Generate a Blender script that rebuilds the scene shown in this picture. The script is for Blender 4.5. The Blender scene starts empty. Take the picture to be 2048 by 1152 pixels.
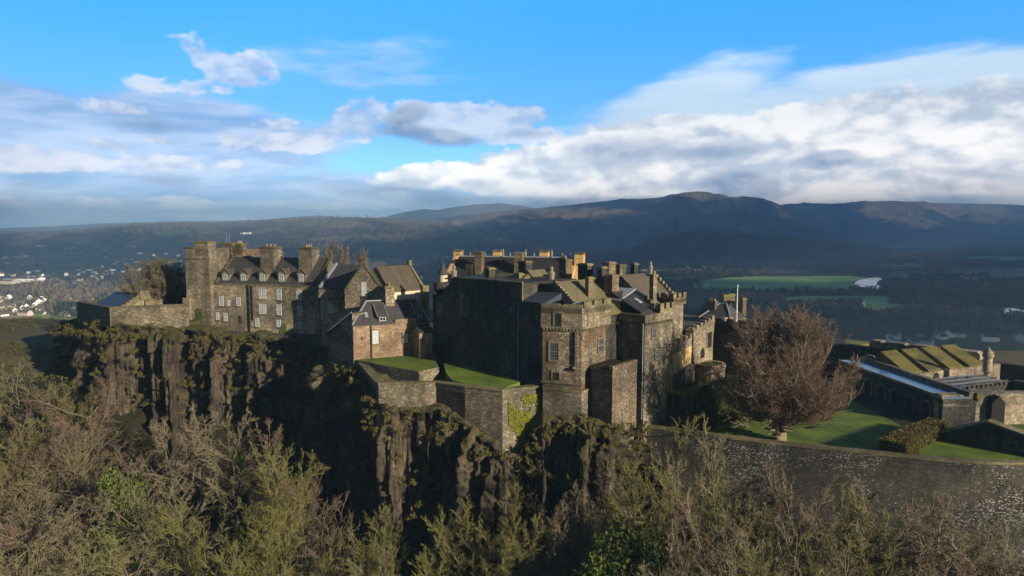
import bpy, math, random
import numpy as np
from mathutils import Vector
R = math.radians
S = bpy.context.scene
COL = S.collection

# ------------------------------------------------------------------ camera
F = 1365.0                      # focal length in photo pixels (2048 wide), 24 mm on 36 mm
PITCH = R(5.07)
CAMZ = 100.0
cam_d = bpy.data.cameras.new('camera'); cam_d.lens = 24.0; cam_d.sensor_width = 36.0
cam_d.clip_start = 0.5; cam_d.clip_end = 90000
cam = bpy.data.objects.new('camera', cam_d); COL.objects.link(cam)
cam.location = (0, 0, CAMZ); cam.rotation_euler = (R(90) - PITCH, 0, 0)
S.camera = cam
ct, st = math.cos(PITCH), math.sin(PITCH)

def ray(px, py):                # direction through a photo pixel, scaled so that its y component is 1
    u = (px - 1024) / F; v = (576 - py) / F
    dy = ct + v * st
    return u / dy, (-st + v * ct) / dy
def PT(px, py, Y):
    a, b = ray(px, py); return (a * Y, Y, CAMZ + b * Y)
def HZ(py, Y): return CAMZ + ray(1024, py)[1] * Y
def G(px, py, z):               # point of the horizontal plane z seen at that pixel
    a, b = ray(px, py); Y = (z - CAMZ) / b; return (a * Y, Y)

# ------------------------------------------------------------------ render look
S.render.engine = 'CYCLES'
S.cycles.use_denoising = True
S.cycles.max_bounces = 6; S.cycles.diffuse_bounces = 2; S.cycles.glossy_bounces = 2
S.cycles.volume_bounces = 0; S.cycles.transparent_max_bounces = 8
S.view_settings.view_transform = 'Standard'; S.view_settings.look = 'None'
S.view_settings.gamma = 1.0; S.view_settings.use_curve_mapping = False
S.view_settings.exposure = 0.85

SUN_EL = R(17.0); SUN_H = (0.770, -0.638)          # the sun stands to the right and behind the camera
sun_d = bpy.data.lights.new('sun', 'SUN'); sun_d.energy = 5.0; sun_d.angle = R(0.5); sun_d.color = (1.0, 0.86, 0.66)
sun = bpy.data.objects.new('sun', sun_d); COL.objects.link(sun)
SUNV = Vector((SUN_H[0] * math.cos(SUN_EL), SUN_H[1] * math.cos(SUN_EL), math.sin(SUN_EL)))
sun.rotation_euler = SUNV.to_track_quat('Z', 'Y').to_euler(); sun.location = (200, -150, 300)

# ------------------------------------------------------------------ node helpers
class NT:
    def __init__(s, tree): s.t = tree; s.L = tree.links
    def n(s, typ, **kw):
        nd = s.t.nodes.new(typ)
        for k, v in kw.items():
            if k.startswith('_'): setattr(nd, k[1:], v)
        for k, v in kw.items():
            if not k.startswith('_'): s.set(nd, k, v)
        return nd
    def set(s, nd, k, v):
        k = int(k[1:]) if (k[0] == 'i' and k[1:].isdigit()) else k.replace('__', ' ')
        sock = nd.inputs[k]
        if isinstance(v, bpy.types.NodeSocket): s.L.new(v, sock)
        elif isinstance(v, bpy.types.Node): s.L.new(v.outputs[0], sock)
        else: sock.default_value = v
    def m(s, op, a, b=0.0, c=None, clamp=False):
        nd = s.t.nodes.new('ShaderNodeMath'); nd.operation = op; nd.use_clamp = clamp
        for i, v in enumerate((a, b) if c is None else (a, b, c)):
            if isinstance(v, bpy.types.NodeSocket): s.L.new(v, nd.inputs[i])
            else: nd.inputs[i].default_value = v
        return nd.outputs[0]
    def ss(s, x, a, b):           # smoothstep
        nd = s.t.nodes.new('ShaderNodeMapRange'); nd.interpolation_type = 'SMOOTHSTEP'
        s.set(nd, 'Value', x); nd.inputs['From Min'].default_value = a; nd.inputs['From Max'].default_value = b
        return nd.outputs[0]
    def mix(s, f, a, b, mode='MIX'):
        nd = s.t.nodes.new('ShaderNodeMix'); nd.data_type = 'RGBA'; nd.blend_type = mode
        for i, v in ((0, f), (6, a), (7, b)):
            if isinstance(v, bpy.types.NodeSocket): s.L.new(v, nd.inputs[i])
            elif isinstance(v, (tuple, list)): nd.inputs[i].default_value = (*v[:3], 1)
            else: nd.inputs[i].default_value = v
        return nd.outputs[2]
    def noise(s, vec, scale, detail=4, rough=0.55, dist=0.0):
        nd = s.t.nodes.new('ShaderNodeTexNoise')
        if vec is not None: s.L.new(vec, nd.inputs['Vector'])
        nd.inputs['Scale'].default_value = scale; nd.inputs['Detail'].default_value = detail
        nd.inputs['Roughness'].default_value = rough; nd.inputs['Distortion'].default_value = dist
        return nd.outputs['Fac']
    def mapv(s, vec, sc=(1, 1, 1), loc=(0, 0, 0)):
        nd = s.t.nodes.new('ShaderNodeMapping'); s.L.new(vec, nd.inputs['Vector'])
        nd.inputs['Scale'].default_value = sc; nd.inputs['Location'].default_value = loc
        return nd.outputs[0]
    def voro(s, vec, scale, feat='F1', rnd=1.0):
        nd = s.t.nodes.new('ShaderNodeTexVoronoi'); nd.feature = feat
        s.L.new(vec, nd.inputs['Vector']); nd.inputs['Scale'].default_value = scale; nd.inputs['Randomness'].default_value = rnd
        return nd

# ------------------------------------------------------------------ world: clear sky with procedural clouds
W = bpy.data.worlds.new('World'); S.world = W; W.use_nodes = True
wt = NT(W.node_tree); W.node_tree.nodes.clear()
out = wt.n('ShaderNodeOutputWorld'); bg = wt.n('ShaderNodeBackground'); wt.L.new(bg.outputs[0], out.inputs[0])
sky = wt.n('ShaderNodeTexSky', _sky_type='NISHITA', _sun_disc=False, _sun_elevation=SUN_EL,
           _sun_rotation=math.atan2(SUN_H[0], SUN_H[1]), _altitude=100.0, _air_density=1.0, _dust_density=0.4, _ozone_density=2.5)
skyc = wt.mix(1.0, sky.outputs[0], (0.060, 0.140, 0.235), 'MULTIPLY')
tc = wt.n('ShaderNodeTexCoord'); sep = wt.n('ShaderNodeSeparateXYZ'); wt.L.new(tc.outputs['Generated'], sep.inputs[0])
dx, dy, dz = sep.outputs
az = wt.m('ARCTAN2', dx, dy); el = wt.m('ARCSINE', dz)
cmb = wt.n('ShaderNodeCombineXYZ'); wt.L.new(az, cmb.inputs[0]); wt.L.new(el, cmb.inputs[1])
P = cmb.outputs[0]
def sky_ae(px, py):
    a, b = ray(px, py); n = math.sqrt(1 + a * a + b * b)
    return math.atan2(a, 1), math.asin(b / n)
# noises in angle space, stretched along the horizon
warp = wt.noise(wt.mapv(P, (7, 16, 1)), 1.0, 5, 0.55)
fine = wt.noise(wt.mapv(P, (30, 46, 1), (3.1, 1.7, 0)), 1.0, 8, 0.6)
billow = wt.noise(wt.mapv(P, (7.5, 15, 1), (0.4, 2.7, 0)), 1.0, 10, 0.52, 0.1)
billow2 = wt.noise(wt.mapv(P, (7.5, 15, 1), (0.4 + 0.06, 2.7 + 0.22, 0)), 1.0, 10, 0.52, 0.1)
streak = wt.noise(wt.mapv(P, (5, 30, 1), (1.1, 0.3, 0)), 1.0, 9, 0.6, 0.15)
def field(blobs):
    acc = None
    for (px, py, rx, ry, s, tilt) in blobs:
        a0, e0 = sky_ae(px, py); ca, sa = math.cos(tilt), math.sin(tilt)
        ax = wt.m('SUBTRACT', az, a0); ey = wt.m('SUBTRACT', el, e0)
        x = wt.m('MULTIPLY_ADD', ax, ca * F / rx, wt.m('MULTIPLY', ey, sa * F / rx))
        y = wt.m('MULTIPLY_ADD', ey, ca * F / ry, wt.m('MULTIPLY', ax, -sa * F / ry))
        r2 = wt.m('MULTIPLY_ADD', x, x, wt.m('MULTIPLY', y, y))
        g = wt.m('MULTIPLY', wt.m('SUBTRACT', 1.0, r2), s)
        acc = g if acc is None else wt.m('MAXIMUM', acc, g)
    return wt.m('MAXIMUM', acc, -1.5)
def cover(blobs, nz, k, t0, t1, nz2=None, k2=0.0):
    f = wt.m('MULTIPLY_ADD', wt.m('SUBTRACT', nz, 0.5), k, field(blobs))
    if nz2 is not None: f = wt.m('MULTIPLY_ADD', wt.m('SUBTRACT', nz2, 0.5), k2, f)
    return wt.ss(f, t0, t1)
veil = cover([(1750, 225, 620, 95, 1.3, 0.05), (1330, 250, 250, 90, 1.2, 0.35), (10, 250, 240, 85, 1.3, -.1), (400, 275, 250, 80, 1.4, -0.1), (120, 385, 600, 75, 1.2, 0), (620, 395, 480, 55, 1.1, 0), (560, 280, 160, 40, 1., 0),
              (1750, 138, 220, 14, .7, 0.09), (1900, 195, 300, 34, .9, 0.05), (60, 330, 560, 40, 1.1, 0), (860, 160, 110, 14, .3, 0), (720, 130, 150, 40, .2, 0)], streak, 1.5, -0.15, 0.75, billow, 1.5)
puff = cover([(480, 140, 80, 36, .7, -0.15), (430, 120, 60, 26, .4, -0.4), (340, 170, 130, 16, .45, 0), (235, 290, 50, 17, .9, 0), (345, 284, 50, 9, .8, 0), (620, 283, 70, 24, .9, 0.1), (725, 235, 70, 36, .8, 0.1),
              (930, 245, 190, 48, 1.3, 0.0), (1060, 270, 90, 24, 1.0, 0), (700, 262, 110, 26, .9, 0), (500, 282, 80, 20, .6, 0), (120, 318, 300, 22, .8, 0), (560, 245, 70, 12, .3, 0), (200, 215, 60, 12, .2, 0), (420, 412, 340, 12, .6, 0), (560, 436, 300, 8, .9, 0), (110, 412, 60, 12, .7, .2), (260, 405, 120, 10, .7, .1)], billow, 2.6, -0.0, 0.5, fine, 2.3)
white = cover([(1040, 330, 170, 40, 1.0, 0.15), (1290, 300, 240, 66, 1.2, 0.05), (1760, 300, 420, 105, 1.5, 0.02), (1480, 360, 420, 50, 1.4, 0.0), (1900, 370, 500, 66, 1.5, 0.0), (850, 355, 120, 30, .9, 0.15), (1800, 420, 600, 30, 1.5, 0),
               (1180, 385, 240, 32, 1.1, 0), (1100, 362, 220, 36, 1.2, 0)], billow, 1.9, 0.0, 0.38, fine, 1.6)
dark = cover([(850, 270, 130, 22, 1.0, -0.12), (815, 232, 60, 26, .9, 0.4), (820, 392, 170, 22, 1.1, -0.08), (1470, 376, 95, 44, 1.3, -0.1), (1900, 402, 160, 12, .6, 0), (1655, 320, 62, 18, 1.0, 0.05), (1230, 305, 120, 40, .75, 0), (1420, 305, 110, 22, .6, 0),
              (1330, 402, 200, 12, .8, 0), (1980, 350, 120, 10, .5, -0.15), (350, 362, 70, 18, .7, 0), (1000, 405, 280, 16, 1.0, 0), (1060, 268, 70, 12, .5, 0), (300, 250, 90, 20, .5, 0)], billow, 1.9, -0.1, 0.9, fine, 1.2)
lit = wt.ss(wt.m('ADD', wt.m('SUBTRACT', billow, billow2), wt.m('MULTIPLY', wt.m('SUBTRACT', fine, .5), .32)), -0.13, 0.10)
base = wt.mix(0.75, skyc, wt.mix(wt.ss(el, 0.0, 0.30), (0.22, 0.46, 0.70), (0.016, 0.268, 0.62)))
veilcol = wt.mix(wt.ss(az, -0.30, 0.30), wt.mix(wt.ss(streak, .35, .65), (0.18, 0.31, 0.55), (0.42, 0.52, 0.70)), wt.mix(streak, (0.36, 0.50, 0.66), (0.60, 0.68, 0.74)))
c = wt.mix(wt.m('MULTIPLY', veil, 0.88), base, veilcol)
c = wt.mix(wt.m('MULTIPLY', white, 0.98), c, wt.mix(lit, (0.36, 0.43, 0.53), (0.72, 0.73, 0.74)))
c = wt.mix(wt.m('MULTIPLY', puff, 0.75), c, wt.mix(lit, (0.28, 0.36, 0.53), (0.60, 0.62, 0.68)))
c = wt.mix(wt.m('MULTIPLY', dark, 0.78), c, wt.mix(lit, (0.10, 0.18, 0.33), (0.26, 0.33, 0.46)))
c = wt.mix(1.0, c, wt.mix(wt.ss(el, 0.17, 0.0), (1, 1, 1), (2.2, 2.0, 1.8)), 'MULTIPLY')   # bright low sky
# unseen sky overhead and behind the camera, darkened to deepen the shadows
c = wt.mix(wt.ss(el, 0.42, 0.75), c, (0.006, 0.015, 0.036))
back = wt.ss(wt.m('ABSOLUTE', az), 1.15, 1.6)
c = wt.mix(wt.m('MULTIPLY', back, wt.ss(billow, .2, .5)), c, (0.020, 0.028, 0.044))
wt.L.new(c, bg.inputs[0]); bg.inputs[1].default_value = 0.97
W.cycles.sampling_method = 'MANUAL'; W.cycles.sample_map_resolution = 512
# ------------------------------------------------------------------ mesh builder
MATS = {}
LOCS = {}
class MB:
    def __init__(s): s.v = []; s.f = []
    def quad(s, *p): i = len(s.v); s.v += [tuple(q) for q in p]; s.f.append(tuple(range(i, i + len(p))))
    def poly3(s, pts): s.quad(*pts)
    def mesh(s, vs, fs): i = len(s.v); s.v += [tuple(q) for q in vs]; s.f += [tuple(a + i for a in f) for f in fs]
    def hexa(s, b, t):           # bottom quad b (ccw from above), top quad t
        i = len(s.v); s.v += [tuple(q) for q in b] + [tuple(q) for q in t]
        s.f += [(i+3, i+2, i+1, i), (i+4, i+5, i+6, i+7)] + [(i+k, i+(k+1) % 4, i+4+(k+1) % 4, i+4+k) for k in range(4)]
    def prism(s, poly, z0, z1):  # vertical prism over a ccw polygon; z1 may be a list
        n = len(poly); i = len(s.v)
        z1 = z1 if hasattr(z1, '__len__') else [z1] * n; z0 = z0 if hasattr(z0, '__len__') else [z0] * n
        s.v += [(p[0], p[1], z0[k]) for k, p in enumerate(poly)] + [(p[0], p[1], z1[k]) for k, p in enumerate(poly)]
        s.f += [tuple(i + n - 1 - k for k in range(n)), tuple(i + n + k for k in range(n))]
        s.f += [(i+k, i+(k+1) % n, i+n+(k+1) % n, i+n+k) for k in range(n)]
    def box(s, fr, a0, a1, b0, b1, z0, z1):
        q = [fr.xy(a0, b0), fr.xy(a1, b0), fr.xy(a1, b1), fr.xy(a0, b1)]
        s.prism(q, z0, z1)
    def tube(s, p, q, r0, r1, n=6):
        p = Vector(p); q = Vector(q); d = (q - p).normalized()
        x = d.orthogonal().normalized(); y = d.cross(x); i = len(s.v)
        for c, r in ((p, r0), (q, r1)):
            for k in range(n):
                t = 2 * math.pi * k / n; s.v.append(tuple(c + x * math.cos(t) * r + y * math.sin(t) * r))
        s.f += [(i+k, i+(k+1) % n, i+n+(k+1) % n, i+n+k) for k in range(n)] + [tuple(i+n-1-k for k in range(n)), tuple(i+n+k for k in range(n))]
    def lathe(s, c, prof, n=16): # prof = [(r, z)]
        i = len(s.v)
        for r, z in prof:
            for k in range(n):
                t = 2 * math.pi * k / n; s.v.append((c[0] + r * math.cos(t), c[1] + r * math.sin(t), z))
        for j in range(len(prof) - 1):
            s.f += [(i+j*n+k, i+j*n+(k+1) % n, i+(j+1)*n+(k+1) % n, i+(j+1)*n+k) for k in range(n)]
        s.f += [tuple(i+n-1-k for k in range(n)), tuple(i+(len(prof)-1)*n+k for k in range(n))]
    def build(s, name, mat, parent=None, smooth=False, jit=0.0):
        L = LOCS.get(parent.name, (0, 0, 0)) if parent else (0, 0, 0)
        me = bpy.data.meshes.new(name)
        me.from_pydata([(v[0]-L[0], v[1]-L[1], v[2]-L[2]) for v in s.v], [], s.f)
        wall_uv(me, L)
        me.materials.append(MATS[mat] if isinstance(mat, str) else mat)
        if smooth: me.polygons.foreach_set('use_smooth', [True] * len(me.polygons))
        o = bpy.data.objects.new(name, me); COL.objects.link(o)
        if parent: o.parent = parent; LOCS[o.name] = L
        return o
def wall_uv(me, L=(0, 0, 0)):    # metres along the wall and up it, so masonry courses lie level
    uv = me.uv_layers.new(name='UVMap').data
    vs = me.vertices
    for p in me.polygons:
        n = p.normal
        if abs(n.z) > 0.75:
            for li in p.loop_indices:
                c = vs[me.loops[li].vertex_index].co; uv[li].uv = (c.x + L[0], c.y + L[1])
        else:
            h = math.hypot(n.x, n.y) or 1; tx, ty = -n.y / h, n.x / h
            sl = 1 / max(math.sqrt(max(1 - n.z * n.z, .05)), .3)
            for li in p.loop_indices:
                c = vs[me.loops[li].vertex_index].co; uv[li].uv = ((c.x + L[0]) * tx + (c.y + L[1]) * ty, (c.z + L[2]) * sl)
def np_mesh(name, V, Fq, mat, parent=None, smooth=True, uv=False, mats=None, midx=None):
    L = LOCS.get(parent.name, (0, 0, 0)) if parent else (0, 0, 0)
    V = np.asarray(V, dtype=np.float32) - np.array(L, dtype=np.float32); Fq = np.asarray(Fq, dtype=np.int32)
    me = bpy.data.meshes.new(name); k = Fq.shape[1]
    me.vertices.add(len(V)); me.vertices.foreach_set('co', V.ravel())
    me.loops.add(Fq.size); me.loops.foreach_set('vertex_index', Fq.ravel())
    me.polygons.add(len(Fq)); me.polygons.foreach_set('loop_start', np.arange(0, Fq.size, k, dtype=np.int32))
    try: me.polygons.foreach_set('loop_total', np.full(len(Fq), k, dtype=np.int32))
    except Exception: pass
    me.update(calc_edges=True)
    if smooth: me.polygons.foreach_set('use_smooth', np.ones(len(Fq), dtype=bool))
    for m_ in (mats or [mat]): me.materials.append(MATS[m_] if isinstance(m_, str) else m_)
    if midx is not None: me.polygons.foreach_set('material_index', np.asarray(midx, dtype=np.int32))
    me.update()
    o = bpy.data.objects.new(name, me); COL.objects.link(o)
    if parent: o.parent = parent; LOCS[o.name] = L
    return o
def grid_faces(nr, nc, off=0):
    i = np.arange(nr - 1)[:, None] * nc + np.arange(nc - 1)[None, :] + off
    return np.stack([i, i + 1, i + nc + 1, i + nc], -1).reshape(-1, 4)
def tag(o, label=None, cat=None, group=None, kind=None):
    if label: o['label'] = label
    if cat: o['category'] = cat
    if group: o['group'] = group
    if kind: o['kind'] = kind
    return o
def thing(name, label, cat, loc, group=None):
    o = bpy.data.objects.new(name, None); COL.objects.link(o); o.location = loc; o.empty_display_size = 0.5
    LOCS[o.name] = tuple(loc); return tag(o, label, cat, group)
class Fr:                        # a frame laid along a wall: a runs along it, b goes away behind it
    def __init__(s, p0, p1):
        s.o = (p0[0], p0[1]); d = (p1[0] - p0[0], p1[1] - p0[1]); s.len = math.hypot(*d)
        s.e1 = (d[0] / s.len, d[1] / s.len); s.e2 = (-s.e1[1], s.e1[0])
    def xy(s, a, b): return (s.o[0] + s.e1[0] * a + s.e2[0] * b, s.o[1] + s.e1[1] * a + s.e2[1] * b)
    def P(s, a, b, z): x, y = s.xy(a, b); return (x, y, z)
    def hit(s, px, py, b=0.0):   # (a, z) where the sight line meets the plane b = const
        rx, rz = ray(px, py); nx, ny = s.e2
        t = (s.o[0] * nx + s.o[1] * ny + b) / (rx * nx + ny)
        return (rx * t - s.o[0]) * s.e1[0] + (t - s.o[1]) * s.e1[1], CAMZ + rz * t
    def hita(s, px, py, a=0.0):  # (b, z) on the plane a = const
        rx, rz = ray(px, py); nx, ny = s.e1
        t = (s.o[0] * nx + s.o[1] * ny + a) / (rx * nx + ny)
        return (rx * t - s.o[0]) * s.e2[0] + (t - s.o[1]) * s.e2[1], CAMZ + rz * t
    def side(s, a):              # frame of the side wall at a, looking from outside (a > 0 side)
        p0 = s.xy(a, 0); p1 = s.xy(a, 10); return Fr(p0, p1)

# ------------------------------------------------------------------ numpy noise
_rs = np.random.RandomState(11)
_perm = _rs.rand(256, 256)
def vnoise(x, y, seed=0):
    x = np.asarray(x, float) + seed * 17.3; y = np.asarray(y, float) + seed * 7.7
    xi = np.floor(x).astype(int); yi = np.floor(y).astype(int); fx = x - xi; fy = y - yi
    fx = fx * fx * (3 - 2 * fx); fy = fy * fy * (3 - 2 * fy)
    g = lambda a, b: _perm[a & 255, b & 255]
    return (g(xi, yi) * (1 - fx) + g(xi + 1, yi) * fx) * (1 - fy) + (g(xi, yi + 1) * (1 - fx) + g(xi + 1, yi + 1) * fx) * fy
def fbm(x, y, o=5, seed=0, g=0.5):
    a = 1.0; s = 0.0; t = 0.0
    for k in range(o): s = s + a * (vnoise(x * 2**k, y * 2**k, seed + k) - .5); t += a; a *= g
    return s / t * 2
def sstep(a, b, x): t = np.clip((x - a) / (b - a), 0, 1); return t * t * (3 - 2 * t)
# ------------------------------------------------------------------ materials
def newmat(name):
    m = bpy.data.materials.new(name); m.use_nodes = True; m.node_tree.nodes.clear(); MATS[name] = m
    t = NT(m.node_tree); o = t.n('ShaderNodeOutputMaterial'); b = t.n('ShaderNodeBsdfPrincipled'); t.L.new(b.outputs[0], o.inputs[0])
    b.inputs['Roughness'].default_value = 0.9; b.inputs['Specular IOR Level'].default_value = 0.2
    return m, t, b
def pos(t): return t.n('ShaderNodeNewGeometry').outputs['Position']
def bump(t, b, h, strength, dist):
    nd = t.n('ShaderNodeBump', Strength=strength, Distance=dist); t.L.new(h, nd.inputs['Height']); t.L.new(nd.outputs[0], b.inputs['Normal'])
def masonry(name, ca, cb, cm, row=0.2, bw=0.42, stain=0.5, moss=0.25, sc=1.0, speck=0.0, speckcol=(.5, .48, .42), red=0.0):
    m, t, b = newmat(name)
    uv = t.n('ShaderNodeTexCoord').outputs['UV']; p = pos(t)
    wob = t.n('ShaderNodeTexNoise', Scale=1.2); t.L.new(uv, wob.inputs['Vector'])
    w2 = t.n('ShaderNodeVectorMath', _operation='SCALE'); t.L.new(wob.outputs['Color'], w2.inputs[0]); w2.inputs['Scale'].default_value = 0.22
    ad = t.n('ShaderNodeVectorMath', _operation='ADD'); t.L.new(uv, ad.inputs[0]); t.L.new(w2.outputs[0], ad.inputs[1])
    br = t.n('ShaderNodeTexBrick'); t.L.new(ad.outputs[0], br.inputs['Vector'])
    br.inputs['Color1'].default_value = (0, 0, 0, 1); br.inputs['Color2'].default_value = (1, 1, 1, 1); br.inputs['Mortar'].default_value = (.45, .45, .45, 1)
    br.inputs['Scale'].default_value = 1.0; br.inputs['Brick Width'].default_value = bw; br.inputs['Row Height'].default_value = row
    br.inputs['Mortar Size'].default_value = 0.022; br.inputs['Mortar Smooth'].default_value = 0.3
    v = t.voro(t.mapv(uv, (1.0, 1.7, 1)), 3.2 * sc)
    vr = t.n('ShaderNodeSeparateColor'); t.L.new(v.outputs['Color'], vr.inputs[0])
    f = t.m('ADD', t.m('MULTIPLY', br.outputs['Color'], 0.45), t.m('MULTIPLY', vr.outputs[0], 0.55))
    col = t.mix(f, ca, cb)
    big = t.noise(p, 0.16, 5, 0.6); med = t.noise(p, 0.9, 6, 0.65)
    col = t.mix(t.m('MULTIPLY', t.ss(vr.outputs[1], .72, .9), 0.6), col, cm)
    # rain streaks and soot: dark, run down the wall
    stv = t.noise(t.mapv(uv, (0.9, 0.10, 1)), 1.0, 6, 0.7)
    k = t.m('MULTIPLY', t.ss(t.m('ADD', t.m('MULTIPLY', stv, 0.6), t.m('MULTIPLY', big, 0.5)), 0.50, 0.70), stain)
    col = t.mix(k, col, tuple(x * 0.28 for x in ca))
    if moss: col = t.mix(t.m('MULTIPLY', t.ss(t.noise(p, 0.35, 6, .7), 0.52, 0.68), moss), col, (0.075, 0.085, 0.025))
    if speck: col = t.mix(t.m('MULTIPLY', t.ss(t.m('ADD', vr.outputs[2], t.m('MULTIPLY', t.noise(p, .16, 5, .7), 1.1)), 1.42, 1.56), speck), col, speckcol)
    col = t.mix(1.0, col, t.mix(t.ss(t.noise(p, .11, 4, .6), .38, .62), (.62, .63, .66), (1.3, 1.28, 1.22)), 'MULTIPLY')
    if red: col = t.mix(t.m('MULTIPLY', t.ss(t.noise(p, 0.22, 3, .5), 0.48, 0.58), red), col, (0.125, 0.062, 0.045))
    col = t.mix(1.0, col, t.mix(med, (0.5, 0.5, 0.5), (1.45, 1.45, 1.45)), 'MULTIPLY')
    t.L.new(col, b.inputs['Base Color'])
    h = t.m('ADD', t.m('MULTIPLY', br.outputs['Fac'], -0.6), t.m('ADD', t.m('MULTIPLY', med, 0.8), t.m('MULTIPLY', vr.outputs[0], 0.5)))
    bump(t, b, h, 0.9, 0.10)
    return m
masonry('stone_tan', (0.165, 0.135, 0.095), (0.36, 0.30, 0.215), (0.55, 0.48, 0.37), stain=.45, moss=.18)
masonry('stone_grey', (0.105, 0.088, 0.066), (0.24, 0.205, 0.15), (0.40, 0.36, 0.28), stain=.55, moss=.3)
masonry('stone_pink', (0.19, 0.125, 0.085), (0.34, 0.24, 0.165), (0.42, 0.33, 0.24), stain=.25, moss=.05)
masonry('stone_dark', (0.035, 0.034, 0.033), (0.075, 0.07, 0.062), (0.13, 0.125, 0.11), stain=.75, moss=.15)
masonry('stone_tower', (0.10, 0.082, 0.06), (0.23, 0.19, 0.135), (0.46, 0.41, 0.32), stain=.65, moss=.12, red=.65)
masonry('stone_ashlar', (0.13, 0.108, 0.075), (0.25, 0.215, 0.155), (0.36, 0.32, 0.25), row=.4, bw=.9, stain=.7, moss=.3)
masonry('rubble', (0.10, 0.075, 0.052), (0.23, 0.175, 0.12), (0.38, 0.32, 0.25), sc=1.2, stain=.4, moss=.25, speck=.4, speckcol=(.42, .35, .28))
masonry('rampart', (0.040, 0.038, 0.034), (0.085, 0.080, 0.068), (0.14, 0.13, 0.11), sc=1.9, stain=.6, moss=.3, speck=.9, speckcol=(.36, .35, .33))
masonry('cope', (0.12, 0.105, 0.06), (0.20, 0.175, 0.10), (0.28, 0.25, 0.17), row=.5, bw=1.1, stain=.3, moss=.5)
masonry('chimney_stone', (0.13, 0.10, 0.062), (0.24, 0.19, 0.12), (0.3, 0.25, 0.17), stain=.35, moss=.35)
def plain(name, c, rough=.85, spec=.3, nscale=1.5, amt=.35, metal=0.0, bmp=0.0):
    m, t, b = newmat(name); n = t.noise(pos(t), nscale, 6, .65)
    t.L.new(t.mix(n, tuple(x * (1 - amt) for x in c), tuple(min(1, x * (1 + amt)) for x in c)), b.inputs['Base Color'])
    b.inputs['Roughness'].default_value = rough; b.inputs['Specular IOR Level'].default_value = spec; b.inputs['Metallic'].default_value = metal
    if bmp: bump(t, b, n, .8, bmp)
    return m, t, b
def limewash(name, c1, c2):
    m, t, b = newmat(name); p = pos(t)
    uv = t.n('ShaderNodeTexCoord').outputs['UV']
    stv = t.noise(t.mapv(uv, (0.8, 0.12, 1)), 1.0, 6, 0.7); n = t.noise(p, .5, 6, .7)
    col = t.mix(n, c1, c2); col = t.mix(t.m('MULTIPLY', t.ss(stv, .5, .72), .6), col, tuple(x * .35 for x in c1))
    t.L.new(col, b.inputs['Base Color']); bump(t, b, t.noise(p, 3, 6, .7), .5, .05)
limewash('yellow_wash', (0.50, 0.32, 0.13), (0.68, 0.46, 0.21))
limewash('cream_wash', (0.50, 0.42, 0.30), (0.66, 0.57, 0.42))
limewash('garden_wash', (0.42, 0.29, 0.14), (0.62, 0.45, 0.23))
def slate(name, ca, cb, lich, la, rough=.6):
    m, t, b = newmat(name); uv = t.n('ShaderNodeTexCoord').outputs['UV']; p = pos(t)
    br = t.n('ShaderNodeTexBrick'); t.L.new(uv, br.inputs['Vector'])
    br.inputs['Color1'].default_value = (0, 0, 0, 1); br.inputs['Color2'].default_value = (1, 1, 1, 1); br.inputs['Mortar'].default_value = (0, 0, 0, 1)
    br.inputs['Scale'].default_value = 1; br.inputs['Brick Width'].default_value = .32; br.inputs['Row Height'].default_value = .22; br.inputs['Mortar Size'].default_value = .014
    n = t.noise(p, .5, 6, .65)
    col = t.mix(t.m('ADD', t.m('MULTIPLY', br.outputs['Color'], .5), t.m('MULTIPLY', n, .5)), ca, cb)
    stv = t.noise(t.mapv(uv, (1.4, 0.25, 1)), 1.0, 6, 0.7)
    col = t.mix(t.m('MULTIPLY', t.ss(stv, .46, .66), la), col, lich)
    t.L.new(col, b.inputs['Base Color']); b.inputs['Roughness'].default_value = rough
    bump(t, b, br.outputs['Color'], .4, .03)
slate('slate', (0.035, 0.035, 0.040), (0.085, 0.08, 0.082), (0.12, 0.105, 0.07), .35)
slate('slate_warm', (0.065, 0.052, 0.042), (0.125, 0.10, 0.075), (0.15, 0.12, 0.07), .5)
slate('slate_olive', (0.095, 0.085, 0.045), (0.165, 0.145, 0.08), (0.20, 0.18, 0.09), .5)
slate('slate_blue', (0.030, 0.040, 0.065), (0.06, 0.075, 0.11), (0.08, 0.09, 0.10), .2, .45)
slate('slate_dark', (0.022, 0.020, 0.022), (0.045, 0.040, 0.042), (0.06, 0.05, 0.04), .3)
plain('lead', (0.26, 0.28, 0.31), .5, .5); plain('lead_wet', (0.09, 0.13, 0.19), .22, .6, .3, .35)
plain('white_paint', (0.62, 0.62, 0.60), .6); plain('void_pipe_black', (0.012, 0.012, 0.012), .9); plain('door_dark', (0.03, 0.03, 0.035), .7)  # the near-black paints in the dark of openings; downpipes share it
plain('iron', (0.16, 0.17, 0.18), .6); plain('pot', (0.36, 0.24, 0.13), .8); plain('statue_stone', (0.22, 0.20, 0.16), .9, .2, 4)
plain('lichen_cap', (0.16, 0.15, 0.055), .95, .1, 2, .5); plain('path', (0.085, 0.072, 0.055), .95, .1, 1.2, .4)
plain('car_blue', (0.05, 0.12, 0.3), .3, .6); plain('car_white', (0.6, 0.62, 0.65), .35, .5); plain('tarmac', (0.03, 0.032, 0.036), .85)
def glass(name, c, rough=.12):
    m, t, b = newmat(name); n = t.noise(pos(t), 1.3, 3, .5)
    t.L.new(t.mix(n, tuple(x * .75 for x in c), tuple(min(1, x * 1.25) for x in c)), b.inputs['Base Color'])
    b.inputs['Roughness'].default_value = rough; b.inputs['Specular IOR Level'].default_value = .8
glass('pane', (0.20, 0.26, 0.33)); glass('pane_dark', (0.02, 0.025, 0.03)); glass('pane_light', (0.42, 0.46, 0.50))
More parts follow.
